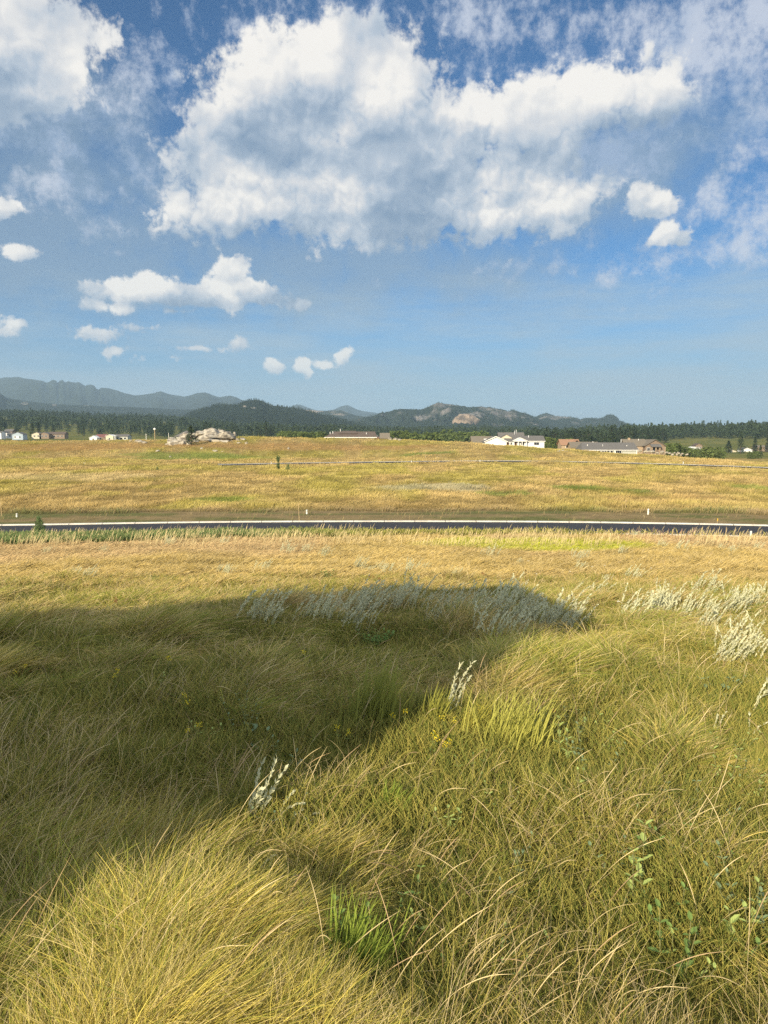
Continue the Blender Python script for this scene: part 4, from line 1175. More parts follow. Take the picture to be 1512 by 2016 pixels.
for i, (px, row, w, h) in enumerate(BL):
    p = at(px, row); rr_ = max(0.35, w / F * p.y / 2)
    v, f = rock_mesh(None, 1.0, rr_, rr_ * 0.9, h / F * p.y * 0.7, 3, 0.5, 40 + i)
    o = nmesh('boulder', v, f, M_rock, loc=p + Vector((0, 0, 0.1)))
    if i < 13: tag(o, MEAN, 'boulder', 'boulders round the rock outcrop')
    elif i == 13: tag(o, 'single small white boulder on the slope below the long brown roof', 'boulder')
    elif i < 20: tag(o, 'pale boulder heaped at the right end of the long brown roof', 'boulder', 'boulders beside the brown roof')
    else: tag(o, 'brown-grey stone on the crest between the white and the grey house', 'boulder', 'stones on the crest')
r_ = np.random.default_rng(77)
for i in range(34):
    t = i / 33; px = 1254 + 92 * t + r_.uniform(-2, 2); row = 885 + 11 * t + r_.uniform(-2.5, 2.5)
    y = 300.0; x = (px - 756) / F * y; z = CZ - tan_row(row) * y
    w = r_.uniform(3, 8) / F * y / 2
    v, f = rock_mesh(None, 1.0, w, w * 0.9, w * 0.7, 3, 0.5, 140 + i)
    o = nmesh('boulder', v, f, M_rock, loc=(x, y + r_.uniform(-3, 3), min(z, float(terrain(x, y)) + 1.6)))
    tag(o, 'pale landscaping boulder in the rough stone bank below the brown porch house', 'boulder', 'boulders of the stone bank')

# ------------------------------------------------------------------ houses
def gable(mb, x0, x1, y0, y1, z, rise, axis='x', over=0.5, th=0.18):
    """two roof slopes over a rectangle; the ridge runs along `axis`"""
    if axis == 'x':
        a, b = y0 - over, y1 + over; c = (y0 + y1) / 2; e = rise * over / ((y1 - y0) / 2)
        for q in (a, b):
            mb.prism([(x0 - over, q, z - e), (x0 - over, c, z + rise), (x0 - over, c, z + rise + th), (x0 - over, q, z - e + th)], (x1 - x0 + 2 * over, 0, 0))
    else:
        a, b = x0 - over, x1 + over; c = (x0 + x1) / 2; e = rise * over / ((x1 - x0) / 2)
        for q in (a, b):
            mb.prism([(q, y0 - over, z - e), (c, y0 - over, z + rise), (c, y0 - over, z + rise + th), (q, y0 - over, z - e + th)], (0, y1 - y0 + 2 * over, 0))
    return mb

def hip(mb, x0, x1, y0, y1, z, rise, il, ir, over=0.6):
    x0 -= over; x1 += over; y0 -= over; y1 += over; c = (y0 + y1) / 2
    v = [(x0, y0, z), (x1, y0, z), (x1, y1, z), (x0, y1, z), (x0 + il, c, z + rise), (x1 - ir, c, z + rise)]
    v += [(a, b, d - .15) for a, b, d in v[:4]]
    return mb.add(v, [(0, 1, 5, 4), (1, 2, 5), (2, 3, 4, 5), (3, 0, 4), (6, 7, 1, 0), (7, 8, 2, 1), (8, 9, 3, 2), (9, 6, 0, 3), (9, 8, 7, 6)])

def gable_wall(mb, x0, x1, y0, y1, z0, z1, rise, axis='x'):
    if axis == 'x':
        c = (y0 + y1) / 2
        return mb.prism([(x0, y0, z0), (x0, y1, z0), (x0, y1, z1), (x0, c, z1 + rise), (x0, y0, z1)], (x1 - x0, 0, 0))
    c = (x0 + x1) / 2
    return mb.prism([(x0, y0, z0), (x1, y0, z0), (x1, y0, z1), (c, y0, z1 + rise), (x0, y0, z1)], (0, y1 - y0, 0))

def window(root, x, z, w, h, y, mat=None, bars=1):
    f = MB().box(x - w / 2 - .1, x + w / 2 + .1, y - .10, y - .02, z - .1, z + h + .1).build('window', mat or M_trim, root)
    m = MB()
    n = bars + 1
    for k in range(n):
        a = x - w / 2 + k * w / n + .03; b = x - w / 2 + (k + 1) * w / n - .03
        m.box(a, b, y - .14, y - .11, z, z + h)
    m.build('pane', M_glass, f)

def fascia(root, x0, x1, y, z, h=0.28):
    MB().box(x0, x1, y - .06, y - .01, z - h, z).build('fascia', M_trim, root)

def vents(root, pts, roof):
    for x, y, z, h in pts:
        MB().tube((x, y, z - 0.6), (x, y, z + h), 0.14, n=8).tube((x, y, z + h), (x, y, z + h + .12), 0.2, n=8).build('vent', M_metal if h > .7 else M_trim, root)

def place(px, y, row, name='house', rz=0.0):
    """Empty at the image column, distance and foot row (its own ground level)"""
    x = (px - 756) / F * y
    return empty(name, (x, y, CZ - tan_row(row) * y), rz)

# long brown roof behind the brow
S_ = 360 / F                       # metres per pixel there
r = place(692, 366, 872)
tag(r, 'low house with a long brown shingle roof, just its roof showing above the grass brow', 'house')
m = MB().box(-11.5, 11.0, 0, 10, 0, 2.55); m.build('wall', M_wallc, r)
m = MB(); hip(m, -12, 11.5, 0, 10, 2.75, 2.7, 4.2, 1.0, 0.8); rf = m.build('roof', M_shingle_b, r)
m = MB(); hip(m, -6, 2.5, 2.5, 9, 4.6, 1.2, 2.0, 0.8, 0.3); m.build('upper_roof', M_shingle_b, r)
fascia(r, -13, 12.3, -.85, 2.75, .30)
m = MB(); gable(m, 14, 18, 3, 9, 2.4, 2.2, 'x', 0.5); m.build('wing_roof', M_shingle_t, r)
m = MB().box(12.4, 18, 3.2, 8.8, 0, 2.4); m.build('wing_wall', M_wallb, r)
vents(r, [(-9.0, 3.0, 4.9, .5), (-10.3, 2.6, 4.7, .5), (-5.5, 5.2, 6.0, .6), (7.2, 2.2, 4.3, .5)], rf)
m = MB().box(11.6, 13.2, -0.3, 0.5, 0, 2.9); m.build('porch', M_doorb, r)
window(r, 6, 1.0, 1.6, 1.1, 0)

# white house with several gables
D2 = 335.0; k2 = D2 / F
r = place(1010, D2, 880)
tag(r, 'white one-storey house with grey roofs, a wide garage gable and a small porch gable', 'house')
wz = 2.6
m = MB()
gable_wall(m, -12.6, -3.2, -1, 8, -1, wz - .3, 2.1, 'y')      # garage
m.box(-3.2, 13.6, 0.6, 9.5, -1, wz); m.build('wall', M_wallw, r)
m = MB(); gable(m, -3.4, 13.6, 0.6, 9.5, wz + .05, 2.1, 'x', .45); m.build('roof', M_shingle, r)
m = MB(); gable(m, -12.6, -3.2, -1, 8, wz - .25, 2.15, 'y', .5); m.build('garage_roof', M_shingle, r)
m = MB(); gable(m, -5.5, 5.5, 4.2, 12, wz + .6, 3.0, 'x', .4); m.build('upper_roof', M_shingle, r)
m = MB(); gable_wall(m, -5.3, -0.2, 2.6, 9, wz, wz + 1.3, 1.5, 'y'); m.build('gable_wall', M_wallc, r)
m = MB(); gable(m, -5.4, -0.1, 2.6, 9, wz + 1.35, 1.5, 'y', .3); m.build('gable_roof', M_shingle, r)
m = MB(); gable_wall(m, -0.2, 5.6, -1.2, 2, wz - .2, wz, 1.3, 'y'); m.build('porch_gable', M_wallw, r)
m = MB(); gable(m, -0.3, 5.7, -1.2, 2, wz + .05, 1.3, 'y', .3); m.build('porch_roof', M_trim, r)
for x in (0.0, 1.9, 3.6, 5.4): MB().box(x - .14, x + .14, -1.1, -.85, -.2, wz - .2).build('porch_post', M_trim, r)
MB().box(0.5, 1.5, .5, .58, 0, 2.1).build('door', M_doorb, r)
m = MB(); m.box(-11.6, -7.9, -1.08, -1.02, 0, 2.0); m.build('garage_door', M_trim, r)
m = MB(); m.box(-7.5, -4.2, -1.08, -1.02, 0, 2.0); m.build('garage_door', M_trim, r)
MB().box(-3.1, -1.9, .5, .58, 0, 2.1).build('entry', M_doorb, r)
window(r, 4.0, .9, 1.5, 1.2, .6, bars=1); window(r, 10.2, .9, 2.2, 1.1, .6, bars=1); window(r, -.9, 1.0, .8, 1.0, .6)
# white barge boards on the garage gable
for s in (-1, 1):
    cx = -7.9; MB().prism([(cx, -1.55, wz + 1.9 - .1), (cx + s * 5.2, -1.55, wz - .5), (cx + s * 5.2, -1.55, wz - .2), (cx, -1.55, wz + 2.15)], (0, .06, 0)).build('barge_board', M_trim, r)
fascia(r, 5.8, 14.0, .15, wz + .0, .25)
vents(r, [(7.2, 3.6, wz + 1.6, .7), (1.5, 6.4, wz + 3.3, 1.1), (2.4, 7.6, wz + 3.6, 1.3)], None)

r = place(950, 350, 878)
tag(r, 'brown-roofed house half hidden behind the white garage, with a small white dormer', 'house')
m = MB(); gable_wall(m, -4.5, 6, 0, 8, -1, 1.5, 2.6, 'x'); m.build('wall', M_wallt, r)
m = MB(); gable(m, -4.7, 6, 0, 8, 1.6, 2.7, 'x', .6); m.build('roof', M_shingle_t, r)
m = MB(); m.box(0.6, 3.4, -.3, 2.4, 1.2, 3.3); dm = m.build('dormer', M_wallw, r)
f_ = MB().box(1.1, 2.9, -.36, -.31, 2.0, 3.0).build('pane', M_glass, dm)

# orange-roofed house
r = place(1124, 345, 884)
tag(r, 'tan house with an orange-brown roof between the white and the grey house', 'house')
m = MB(); gable_wall(m, -4.5, 3.5, 0, 8, -1.5, 2.0, 2.2, 'x'); m.build('wall', M_wallt, r)
m = MB(); gable(m, -4.6, 3.5, 0, 8, 2.0, 2.2, 'x', .5); m.build('roof', M_shingle_o, r)
m = MB(); gable(m, 0, 4.2, -1, 6, 2.1, 1.9, 'y', .4); m.build('gable_roof', M_shingle_o, r)
window(r, -2, .6, 1.2, 1, 0)

# grey-roofed long house
D3 = 315.0
r = place(1199, D3, 896)
tag(r, 'long low house with a grey shingle roof and pale walls full of windows', 'house')
m = MB(); m.box(-11, 11, 0, 9.5, -1, 2.18); m.build('wall', M_wallg, r)
m = MB(); hip(m, -11, 11, 0, 9.5, 2.35, 2.8, 1.2, 0.3, .7); m.build('roof', M_shingle, r)
fascia(r, -11.7, 11.7, -.75, 2.15, .22)
for x, w in ((-9.2, 1.2), (-7.6, 1.4), (-5.4, .8), (-4.2, .8), (-2.8, .6), (-1.8, .6), (-.6, 1.0)): window(r, x, .7, w, 1.2, 0, bars=0)
window(r, 3.6, .2, 2.4, 1.9, 0, bars=2); window(r, .8, .9, .9, 1.0, 0, bars=0)
for x in (-6.6, 1.9, 2.2, 11.0): MB().box(x - .12, x + .12, -.6, -.4, -1, 2.1).build('post', M_trim, r)
vents(r, [(-8.6, 2.2, 3.7, .5), (-2.4, 1.8, 3.5, .8), (7.6, 1.9, 3.5, .4), (6.2, 5.2, 5.2, 1.2), (-5.6, 5.0, 5.1, .3)], None)
r2_ = place(1140, 322, 893)
tag(r2_, 'brown cabin with a taupe roof joined to the left of the grey roof', 'house')
m = MB(); gable_wall(m, -2.4, 9, 3, 11, -1, 2.6, 2.0, 'x'); m.build('wall', M_wallt, r2_)
m = MB(); gable(m, -2.6, 9, 3, 11, 2.6, 2.1, 'x', .5); m.build('roof', M_shingle_t, r2_)

# brown house with the porch
D4 = 335.0
r = place(1270, D4, 890)
tag(r, 'brown house with a stone front, taupe roof and a deep gabled porch', 'house')
m = MB(); gable_wall(m, -1.0, 7.4, -2, 9, -1.5, 2.9, 2.3, 'y'); m.box(-8.5, -1, 1, 9, -1.5, 2.9); m.build('wall', M_wallb, r)
m = MB(); m.box(-4.6, -1.1, .85, 1.0, -1, 2.6); m.build('stone_front', M_wallt, r)
m = MB(); gable(m, -8.6, 0.5, 1, 9, 2.9, 2.6, 'x', .6); m.build('roof', M_shingle_t, r)
m = MB(); gable(m, -1.0, 7.4, -2, 9, 2.95, 2.4, 'y', .7); m.build('gable_roof', M_shingle_t, r)
m = MB(); gable(m, 1.2, 4.8, -4.4, -1, 2.5, 0.9, 'x', .4); m.build('porch_roof', M_shingle, r)
for x in (1.3, 3.0, 4.7, 6.9): MB().box(x - .2, x + .2, -4.1, -3.7, -1, 2.4).build('porch_post', M_wallt, r)
window(r, 0.4, .6, 1.2, 1.3, -2); MB().box(2.6, 4.2, -2.1, -2.02, -.2, 2.1).build('door', M_glass, r)
m = MB().box(-6.5, -5.6, 4.4, 5.3, 4.5, 6.2); m.build('chimney', M_wallt, r)
vents(r, [(-2.0, 4.2, 5.2, .4)], None)

# small far houses
def small_house(px, y, row, w, d, h, rise, wall, roof, label, axis='x', name='house', cat='house', extra=None, gcount=2):
    r = place(px, y, row, name); tag(r, label, cat); r.scale = (1, 1, 0.84)
    m = MB(); gable_wall(m, -w / 2, w / 2, 0, d, -1.5, h, rise, axis); m.build('wall', wall, r)
    m = MB(); gable(m, -w / 2, w / 2, 0, d, h + .05, rise, axis, .4); m.build('roof', roof, r)
    for k in range(gcount):
        window(r, -w / 2 + w * (k + .7) / (gcount + .4), .7, min(1.6, w / 5), 1.2, 0, bars=0)
    if extra: extra(r)
    return r
def garage(x0, x1):
    return lambda r: MB().box(x0, x1, -.12, -.04, 0, 2.3).build('garage_door', M_trim, r)
YL = 640
small_house(-2, YL, 861.5, 7, 8, 5.0, 1.2, M_wallw, M_shingle, 'white house cut by the left edge of the view')
small_house(11, YL + 15, 860, 6.5, 8, 3.4, 2.0, M_wallw, M_shingle, 'white gabled house, second from the left edge', 'y')
small_house(20, YL + 40, 855, 7, 8, 3.0, 2.2, M_wallb, M_shingle, 'brown house with dark roof behind the white gabled ones at far left', 'x')
small_house(38, YL - 5, 863, 9, 8, 3.8, 2.2, M_wallbl, M_shingle, 'pale blue gabled house left of the two dark pines', 'y', extra=garage(-3, 1.5))
small_house(27, YL + 10, 860.5, 8, 8, 2.6, 1.6, M_wallw, M_shingle, 'low white house between the white gable and the blue gable')
small_house(75, YL + 5, 861, 8, 7, 3.0, 2.0, M_wallc, M_shingle_t, 'cream house with a small gable right of the dark pines', 'y')
small_house(90, YL + 5, 861, 8, 7, 3.2, 1.8, M_wallb, M_shingle, 'small dark house with a white window beside the long brown one', 'y')
small_house(114, YL + 10, 861, 14, 8, 3.2, 2.2, M_wallb, M_shingle_b, 'long brown house with a brown roof, rightmost of the far left houses', gcount=4)
YB = 520
small_house(186, YB, 868, 5.0, 6, 2.6, 1.5, M_wallw, M_trim, 'white round-topped shed at the left end of the barn row', 'y', 'barn', 'barn', gcount=1)
small_house(200, YB + 6, 866, 6.5, 8, 2.4, 2.0, M_wallb, M_shingle_r, 'barn with a red metal roof between two white ones', 'x', 'barn', 'barn', gcount=1)
small_house(218, YB, 867, 5.2, 7, 3.4, 1.2, M_wallc, M_trim, 'cream-white barn with a pale roof right of the red roof', 'y', 'barn', 'barn', gcount=1)
small_house(241, YB + 10, 866, 9.0, 8, 2.8, 1.6, M_wallg, M_shingle, 'long grey-green shed at the right end of the barn row', 'x', 'shed', 'shed', gcount=3)
r = place(366, 352, 862); tag(r, 'house with a pale grey pyramid roof peeping over the rock outcrop', 'house')
MB().box(-4, 5.5, 0, 8, -1.5, .6).build('wall', M_wallg, r); hip(MB(), -4.5, 6, 0, 8, .65, 2.6, 4.4, 5.2, .5).build('roof', M_shingle, r)
small_house(1366, 560, 890, 8, 8, 3.0, 1.4, M_wallw, M_trim, 'white domed shed with a brown gable behind, in the hollow at right', 'y', 'shed', 'shed', gcount=1)
small_house(1374, 575, 884, 5, 7, 3.2, 1.6, M_wallb, M_shingle_b, 'small brown gabled house behind the white shed in the hollow', 'y')
YR = 650
small_house(1424, YR, 893, 9, 7, 2.6, 1.3, M_wallc, M_shingle_t, 'low cream house on the terrace, leftmost of the far right houses')
small_house(1441, YR, 894, 6, 7, 3.0, 1.2, M_wallc, M_shingle_t, 'yellow-cream house beside the tall dark pine at right', 'y')
small_house(1469, YR, 892, 9, 8, 3.6, 1.8, M_wallw, M_shingle, 'white house right of the tall dark pine', 'y', extra=garage(-3.5, 0))
small_house(1500, YR, 886, 12, 8, 3.0, 1.6, M_wallb, M_shingle_t, 'brown far house near the right edge between conifers')

def pole(px, y, row, hpx, r, mat, label, head=None, name='pole', cat='pole'):
    p = place(px, y, row, name); tag(p, label, cat)
    h = hpx / F * y
    MB().tube((0, 0, -.3), (0, 0, h), r, r * .8).build('post', mat, p)
    if head == 'globe':
        v, f = rock_mesh(None, 1, .55, .55, .55, 2, 0.0, 1); nmesh('lamp_head', v + np.array([0, 0, h]), f, M_white, p)
    if head == 'cap': MB().tube((0, 0, h), (0, 0, h + .4), r * 1.5).build('cap', mat, p)
    return p
pole(307, 345, 863, 18, .13, M_wood, 'tall pole with a white round head standing on the brow left of the outcrop', 'globe', 'street_lamp', 'lamp post')
pole(290, 345, 866, 10, .12, M_white, 'short white pole left of the lamp post on the brow', 'cap')
pole(334, 345, 861, 9, .10, M_white, 'thin white pole close to the left side of the outcrop')
pole(229, 515, 868, 12, .30, M_white, 'white pole in front of the grey-green shed')
pole(433, 340, 850, 6, .10, M_white, 'thin white pipe rising behind the top of the outcrop')

# ------------------------------------------------------------------ survey stakes and marker posts
def stake(px, row, hpx, label, kind='lath', tip=None):
    p = at(px, row); h = hpx / F * p.y
    if kind == 'lath':
        o = MB().prism([(-.022, 0, -.25), (.022, 0, -.25), (.022, 0, h), (-.022, 0, h + .05)], (0, .012, 0))
        if tip is None:
            o = o.build('survey_stake', M_wood, loc=p); o.rotation_euler = (R(3), R(((px * 7) % 9) - 4), 0.3); return tag(o, label, 'stake')
        r = empty('survey_stake', p); tag(r, label, 'stake'); o.build('lath', M_wood, r)
        MB().box(-.045, .045, -.006, .018, h - .22, h + .02).build('flag', tip, r); r.rotation_euler = (R(2), R(3), .3); return r
    r = empty('marker_post', p); tag(r, label, 'marker post')
    w = .055 if kind == 'thin' else .09
    MB().tube((0, 0, -.3), (0, 0, h), w, n=10).tube((0, 0, h), (0, 0, h + .03), w, w * .5, n=10).build('tube', M_white, r)
    MB().tube((0, 0, h * .70), (0, 0, h * .80), w * 1.06, n=10).build('band', tip or M_metal, r)
    return r
stake(589, 1024, 34, 'tall bare survey lath beyond the road, left of the short white post')
stake(604, 1012, 8, 'short white marker post beyond the road beside the tall lath', 'post')
stake(3, 1016, 27, 'thin survey lath at the left edge beyond the road')
stake(33, 1018, 7, 'stubby white marker post at the far left of the bare strip', 'post')
stake(1225.5, 1008, 14, 'pair-mate wooden stake, shorter, on the bare bank beyond the road at right')
stake(1231, 1003, 19, 'taller leaning survey lath on the far bank at right', 'lath', M_wood)
stake(1276, 1013, 11, 'white marker post on the far bank right of the two laths', 'post')
stake(1412, 1031, 10, 'lath with a yellow-orange tip standing at the far kerb', 'lath', M_yellowp)
stake(1428, 1058, 20, 'bare wooden lath on the near side of the road at right', 'lath')
stake(1478, 1058, 12, 'white marker post on the near side of the road at right edge', 'post')
stake(1430, 1046, 6, 'short grey stake low in the near verge by the lath', 'lath')
stake(1345, 915, 6, 'small white marker by the far road, left of the red one', 'post')
stake(1366, 917, 9, 'tall pale lath by the far road', 'lath', M_white)
stake(1377, 918, 8, 'red-topped lath by the far road', 'lath', M_redp)
stake(534, 914, 5, 'small white marker by the far road, left of the two saplings', 'post')
stake(810, 911, 4, 'short white marker at the middle of the far road', 'post')
stake(837, 907, 8, 'thin white-topped stake behind the far road, left of two', 'lath', M_white)
stake(860, 907, 8, 'thin white-topped stake behind the far road, right of two', 'lath', M_white)
stake(945, 910, 5, 'short pale marker beside the far road before the white house', 'post')
stake(521, 912, 6, 'thin brown stake left of the white marker by the far road', 'lath')
stake(790, 910, 5, 'low pale stake on the near side of the far road', 'lath', M_white)

# ------------------------------------------------------------------ saplings
def sapling(px, row, hpx, wpx, label, tufts, seed):
    rng = np.random.default_rng(seed); p = at(px, row); h = hpx / F * p.y; w = wpx / F * p.y / 2
    r = empty('pine_sapling', p); tag(r, label, 'sapling')
    m = MB().tube((0, 0, -.1), (w * .1, 0, h), h * .02 + .012, .008, 6)
    V, Fc, c = [], [], 0
    for (tz, tw, th) in tufts:
        n = int((90 * tw + 30) * 2)
        a = rng.uniform(0, 6.28, n); zz = rng.normal(0, 1, n) * th * h * .35; rr = np.sqrt(rng.random(n)) * tw * w
        cc = np.stack([rr * np.cos(a), rr * np.sin(a), tz * h + zz], 1)
        s = h * .06 + .012
        d1 = rng.normal(size=(n, 3)); d1[:, 2] = np.abs(d1[:, 2]) + .4; d1 /= np.linalg.norm(d1, axis=1)[:, None]
        d2 = np.cross(d1, rng.normal(size=(n, 3))); d2 /= np.linalg.norm(d2, axis=1)[:, None]
        v = np.stack([cc - d2 * s * .22, cc + d2 * s * .22, cc + d1 * s * 2.2], 1).reshape(-1, 3)
        V.append(v); Fc.append(np.arange(3 * n).reshape(-1, 3) + c); c += 3 * n
        for k in range(4):
            b = rng.uniform(0, 6.28); m.tube((0, 0, tz * h - .1 * h * th), (tw * w * .8 * math.cos(b), tw * w * .8 * math.sin(b), tz * h + .05 * h), .008 + h * .005, .004, 4)
    m.build('trunk', M_bark, r); nmesh('needles', np.concatenate(V), np.concatenate(Fc), M_young, r)
sapling(548, 927, 27, 9, 'skinny pine sapling with tufted top standing in the middle field', [(.88, .75, .30), (.7, .3, .12), (.45, .55, .12), (.25, .6, .15)], 1)
sapling(567, 928, 13, 9, 'shorter leaning pine sapling right of the skinny one', [(.85, .6, .3), (.5, 1, .4), (.25, .9, .3)], 2)
sapling(310, 926, 7, 5, 'tiny pine seedling alone in the field at left', [(.7, .8, .4), (.3, 1, .4)], 3)
sapling(78, 1052, 34, 26, 'young fir sapling growing in the green weeds before the road at left', [(.92, .22, .12), (.75, .45, .16), (.58, .65, .16), (.4, .85, .16), (.22, 1.0, .16)], 4)
pt_ = full_tree(378, y=303, h=7.5, tp=3, wide=1.5, label='bushy dark pine growing in front of the rock outcrop')

# ------------------------------------------------------------------ sagebrush, tufts, weeds and flowers close by
def ribbons(P, W, rng, side=None):
    """flat tapering blades along paths P (n,k,3) with half widths W (n,k)"""
    n, k = P.shape[:2]
    a = rng.uniform(0, 2 * np.pi, n) if side is None else side
    sd = np.stack([np.cos(a), np.sin(a), np.zeros(n)], 1)[:, None, :] * W[..., None]
    v = np.stack([P - sd, P + sd], 2).reshape(-1, 3)
    i = np.arange(n)[:, None] * 2 * k + np.arange(k - 1)[None] * 2
    f = np.stack([i, i + 1, i + 3, i + 2], -1).reshape(-1, 4)
    return v, f

def sage_mesh(seed, n, h, spread, lean):
    """silvery plumes: each stalk carries many short upturned leaves"""
    rng = np.random.default_rng(seed)
    x = rng.normal(0, spread * .6, n); y = rng.normal(0, spread * .4, n); L = h * rng.uniform(.55, 1.1, n)
    ph = rng.normal(0.2, 0.5, n)
    P = lean_path(x, y, np.zeros(n), L, ph, R(4) + R(8) * rng.random(n), lean + R(22) * rng.random(n), k=7, p=1.1)
    tp = np.array([.8, .8, .8, .7, .6, .4, .2])
    v, f = ribbons(P, .004 * tp[None] * np.ones((n, 1)), rng)
    nl = 42
    t = rng.uniform(.18, 1, (n, nl)) ** .8 * 5.999; i = t.astype(int); fr = (t - i)[..., None]
    ii = np.arange(n)[:, None]
    C = P[ii, i] * (1 - fr) + P[ii, i + 1] * fr
    T = P[ii, i + 1] - P[ii, i]; T /= np.linalg.norm(T, axis=-1, keepdims=True)
    out_ = rng.normal(size=C.shape); out_ -= (out_ * T).sum(-1, keepdims=True) * T; out_ /= np.linalg.norm(out_, axis=-1, keepdims=True)
    ln = h * .085 * rng.uniform(.5, 1.2, (n, nl))[..., None]
    d = (T * .85 + out_ * .55); w = np.cross(d, out_); w /= np.linalg.norm(w, axis=-1, keepdims=True)
    A = C.reshape(-1, 3); B = (C + d * ln * .5 + w * ln * .20).reshape(-1, 3); D_ = (C + d * ln * .5 - w * ln * .20).reshape(-1, 3); E_ = (C + d * ln).reshape(-1, 3)
    lv = np.stack([A, B, E_, D_], 1).reshape(-1, 3); lf = np.arange(len(lv)).reshape(-1, 4)
    return np.concatenate([v, lv]), np.concatenate([f, lf + len(v)])
SG = []
for s in range(6):
    v, f = sage_mesh(60 + s, 17, .80, .38, R(38)); SG.append(mesh_of(v, f, M_sage, 'sagebrush'))
def sage(px, row, k, sc_, label, group=None, name='sagebrush'):
    o = bpy.data.objects.new(name, SG[k % 6]); link(o); p = at(px, row)
    o.location = p; o.rotation_euler = (0, 0, ((k * 37) % 11 - 5) * .12); sv = sc_ * (0.62 + 0.5 * ((k * 29) % 13) / 12); o.scale = (sv, sv, sv)
    return tag(o, label, 'sagebrush', group)
SB = [(585,1198),(618,1205),(650,1212),(690,1195),(722,1205),(745,1190),(768,1202),(792,1210),(815,1196),(838,1205),(860,1215),(880,1200),(905,1208),(930,1222),(948,1200),(965,1230),(985,1215),(1000,1240),(1012,1210),(1030,1232),(1048,1220),
      (1062,1240),(1078,1226),(1096,1242),(1110,1235),(510,1235),(526,1238),(665,1230),(700,1222),(975,1250),(1000,1188),(1040,1195)]
for i, (px, row) in enumerate(SB):
    row += ((i * 17) % 9 - 4) * 3.5
    if px < 540: lb, gp = 'pale sagebrush clump alone in the shade left of the sage band', 'sagebrush at the left in the shade'
    elif px < 940: lb, gp = 'silvery sagebrush clump inside the top edge of the big shadow', 'sagebrush inside the shadow edge'
    else: lb, gp = 'silvery sagebrush clump in the dense patch where the big shadow ends', 'sagebrush patch at the end of the shadow'
    sage(px, row + 8, i, 1.04, lb, gp)
SB2 = [(1165,1200),(1235,1195),(1258,1205),(1280,1190),(1300,1208),(1325,1200),(1345,1190),(1350,1215),(1370,1200),(1388,1185),(1400,1210),(1415,1195),(1430,1180),(1450,1195),(1465,1185),(1485,1200),(1500,1190),(1390,1262),(1410,1275),(1425,1285),(1450,1282),(1465,1270),(1505,1290),(1340,1225),(1310,1220),(1440,1215),(1475,1215)]
for i, (px, row) in enumerate(SB2):
    if i % 4 == 2: continue
    row += ((i * 17) % 9 - 4) * 5.5; px += ((i * 31) % 11 - 5) * 3
    if row > 1255: lb, gp = 'sunlit sagebrush clump in the lower patch near the right edge', 'lower sagebrush patch at the right'
    else: lb, gp = 'sunlit pale sagebrush clump in the long patch on the right slope', 'sagebrush patch on the right slope'
    sage(px, row + 8, i + 3, .92, lb, gp)
SB3 = [(435,1125),(450,1130),(510,1122),(705,1118),(725,1125),(745,1120),(760,1128),(810,1125),(830,1118),(895,1135),(1140,1120),(1240,1140),(1190,1145),(150,1130),(165,1135),(440,1070),(330,1072),(200,1085),(600,1085),(640,1095),(960,1095),(1020,1108),(1250,1052),(1300,1075),(1340,1080),(1420,1078),(1440,1085),(1490,1080),(1140,1100),(560,1088),(90,1088),(1225,1088)]
for i, (px, row) in enumerate(SB3):
    if row < 1100: lb, gp = 'small pale sagebrush far up the meadow near the road', 'sagebrush near the road'
    else: lb, gp = 'pale sagebrush clump on the sunlit meadow above the shadow', 'sagebrush above the shadow'
    sage(px, row + 4, i + 1, .75 if row > 1100 else .95, lb, gp)

# single sagewort stalks near the viewpoint
def sagewort(px, row, hpx, wpx, lean, n, label, seed, flat_=False):
    p = at(px, row); h = hpx / F * math.hypot(p.y, CZ - p.z) * 1.1 + 0.10; rng = np.random.default_rng(seed)
    v, f = sage_mesh(seed, n, h, max(.015, wpx / F * p.y * .22), lean)
    # thicker little leaves for a close plant
    o = nmesh('sagewort', v, f, M_sage, loc=p + Vector((0, 0, .02)))
    return tag(o, label, 'sagewort')
sagewort(498, 1640, 110, 50, R(25), 5, 'silver sagewort stalk leaning right at the lit edge of the shadow, tallest of its cluster', 201)
sagewort(545, 1650, 55, 80, R(65), 4, 'low silver sagewort sprawling just right of the tall stalk', 202)
sagewort(590, 1650, 35, 60, R(70), 3, 'third silver sagewort sprig bent down among laid straw', 203)
sagewort(878, 1420, 85, 50, R(25), 4, 'silver sagewort with three plumes between two green grass tufts', 204)
sagewort(490, 1780, 70, 45, R(45), 2, 'small bent silver sprig in the bright grass at lower left', 205)
sagewort(1478, 1420, 90, 40, R(18), 2, 'slender pale sagewort stalk near the right edge', 206)
sagewort(1402, 1470, 45, 20, R(15), 2, 'short silver sprig in the laid grass at right', 207)
sagewort(1482, 1470, 40, 50, R(60), 3, 'low pale sagewort spreading sideways by the right edge', 208)
sagewort(572, 1560, 40, 20, R(20), 1, 'tiny feathery plume above the sagewort cluster', 209)

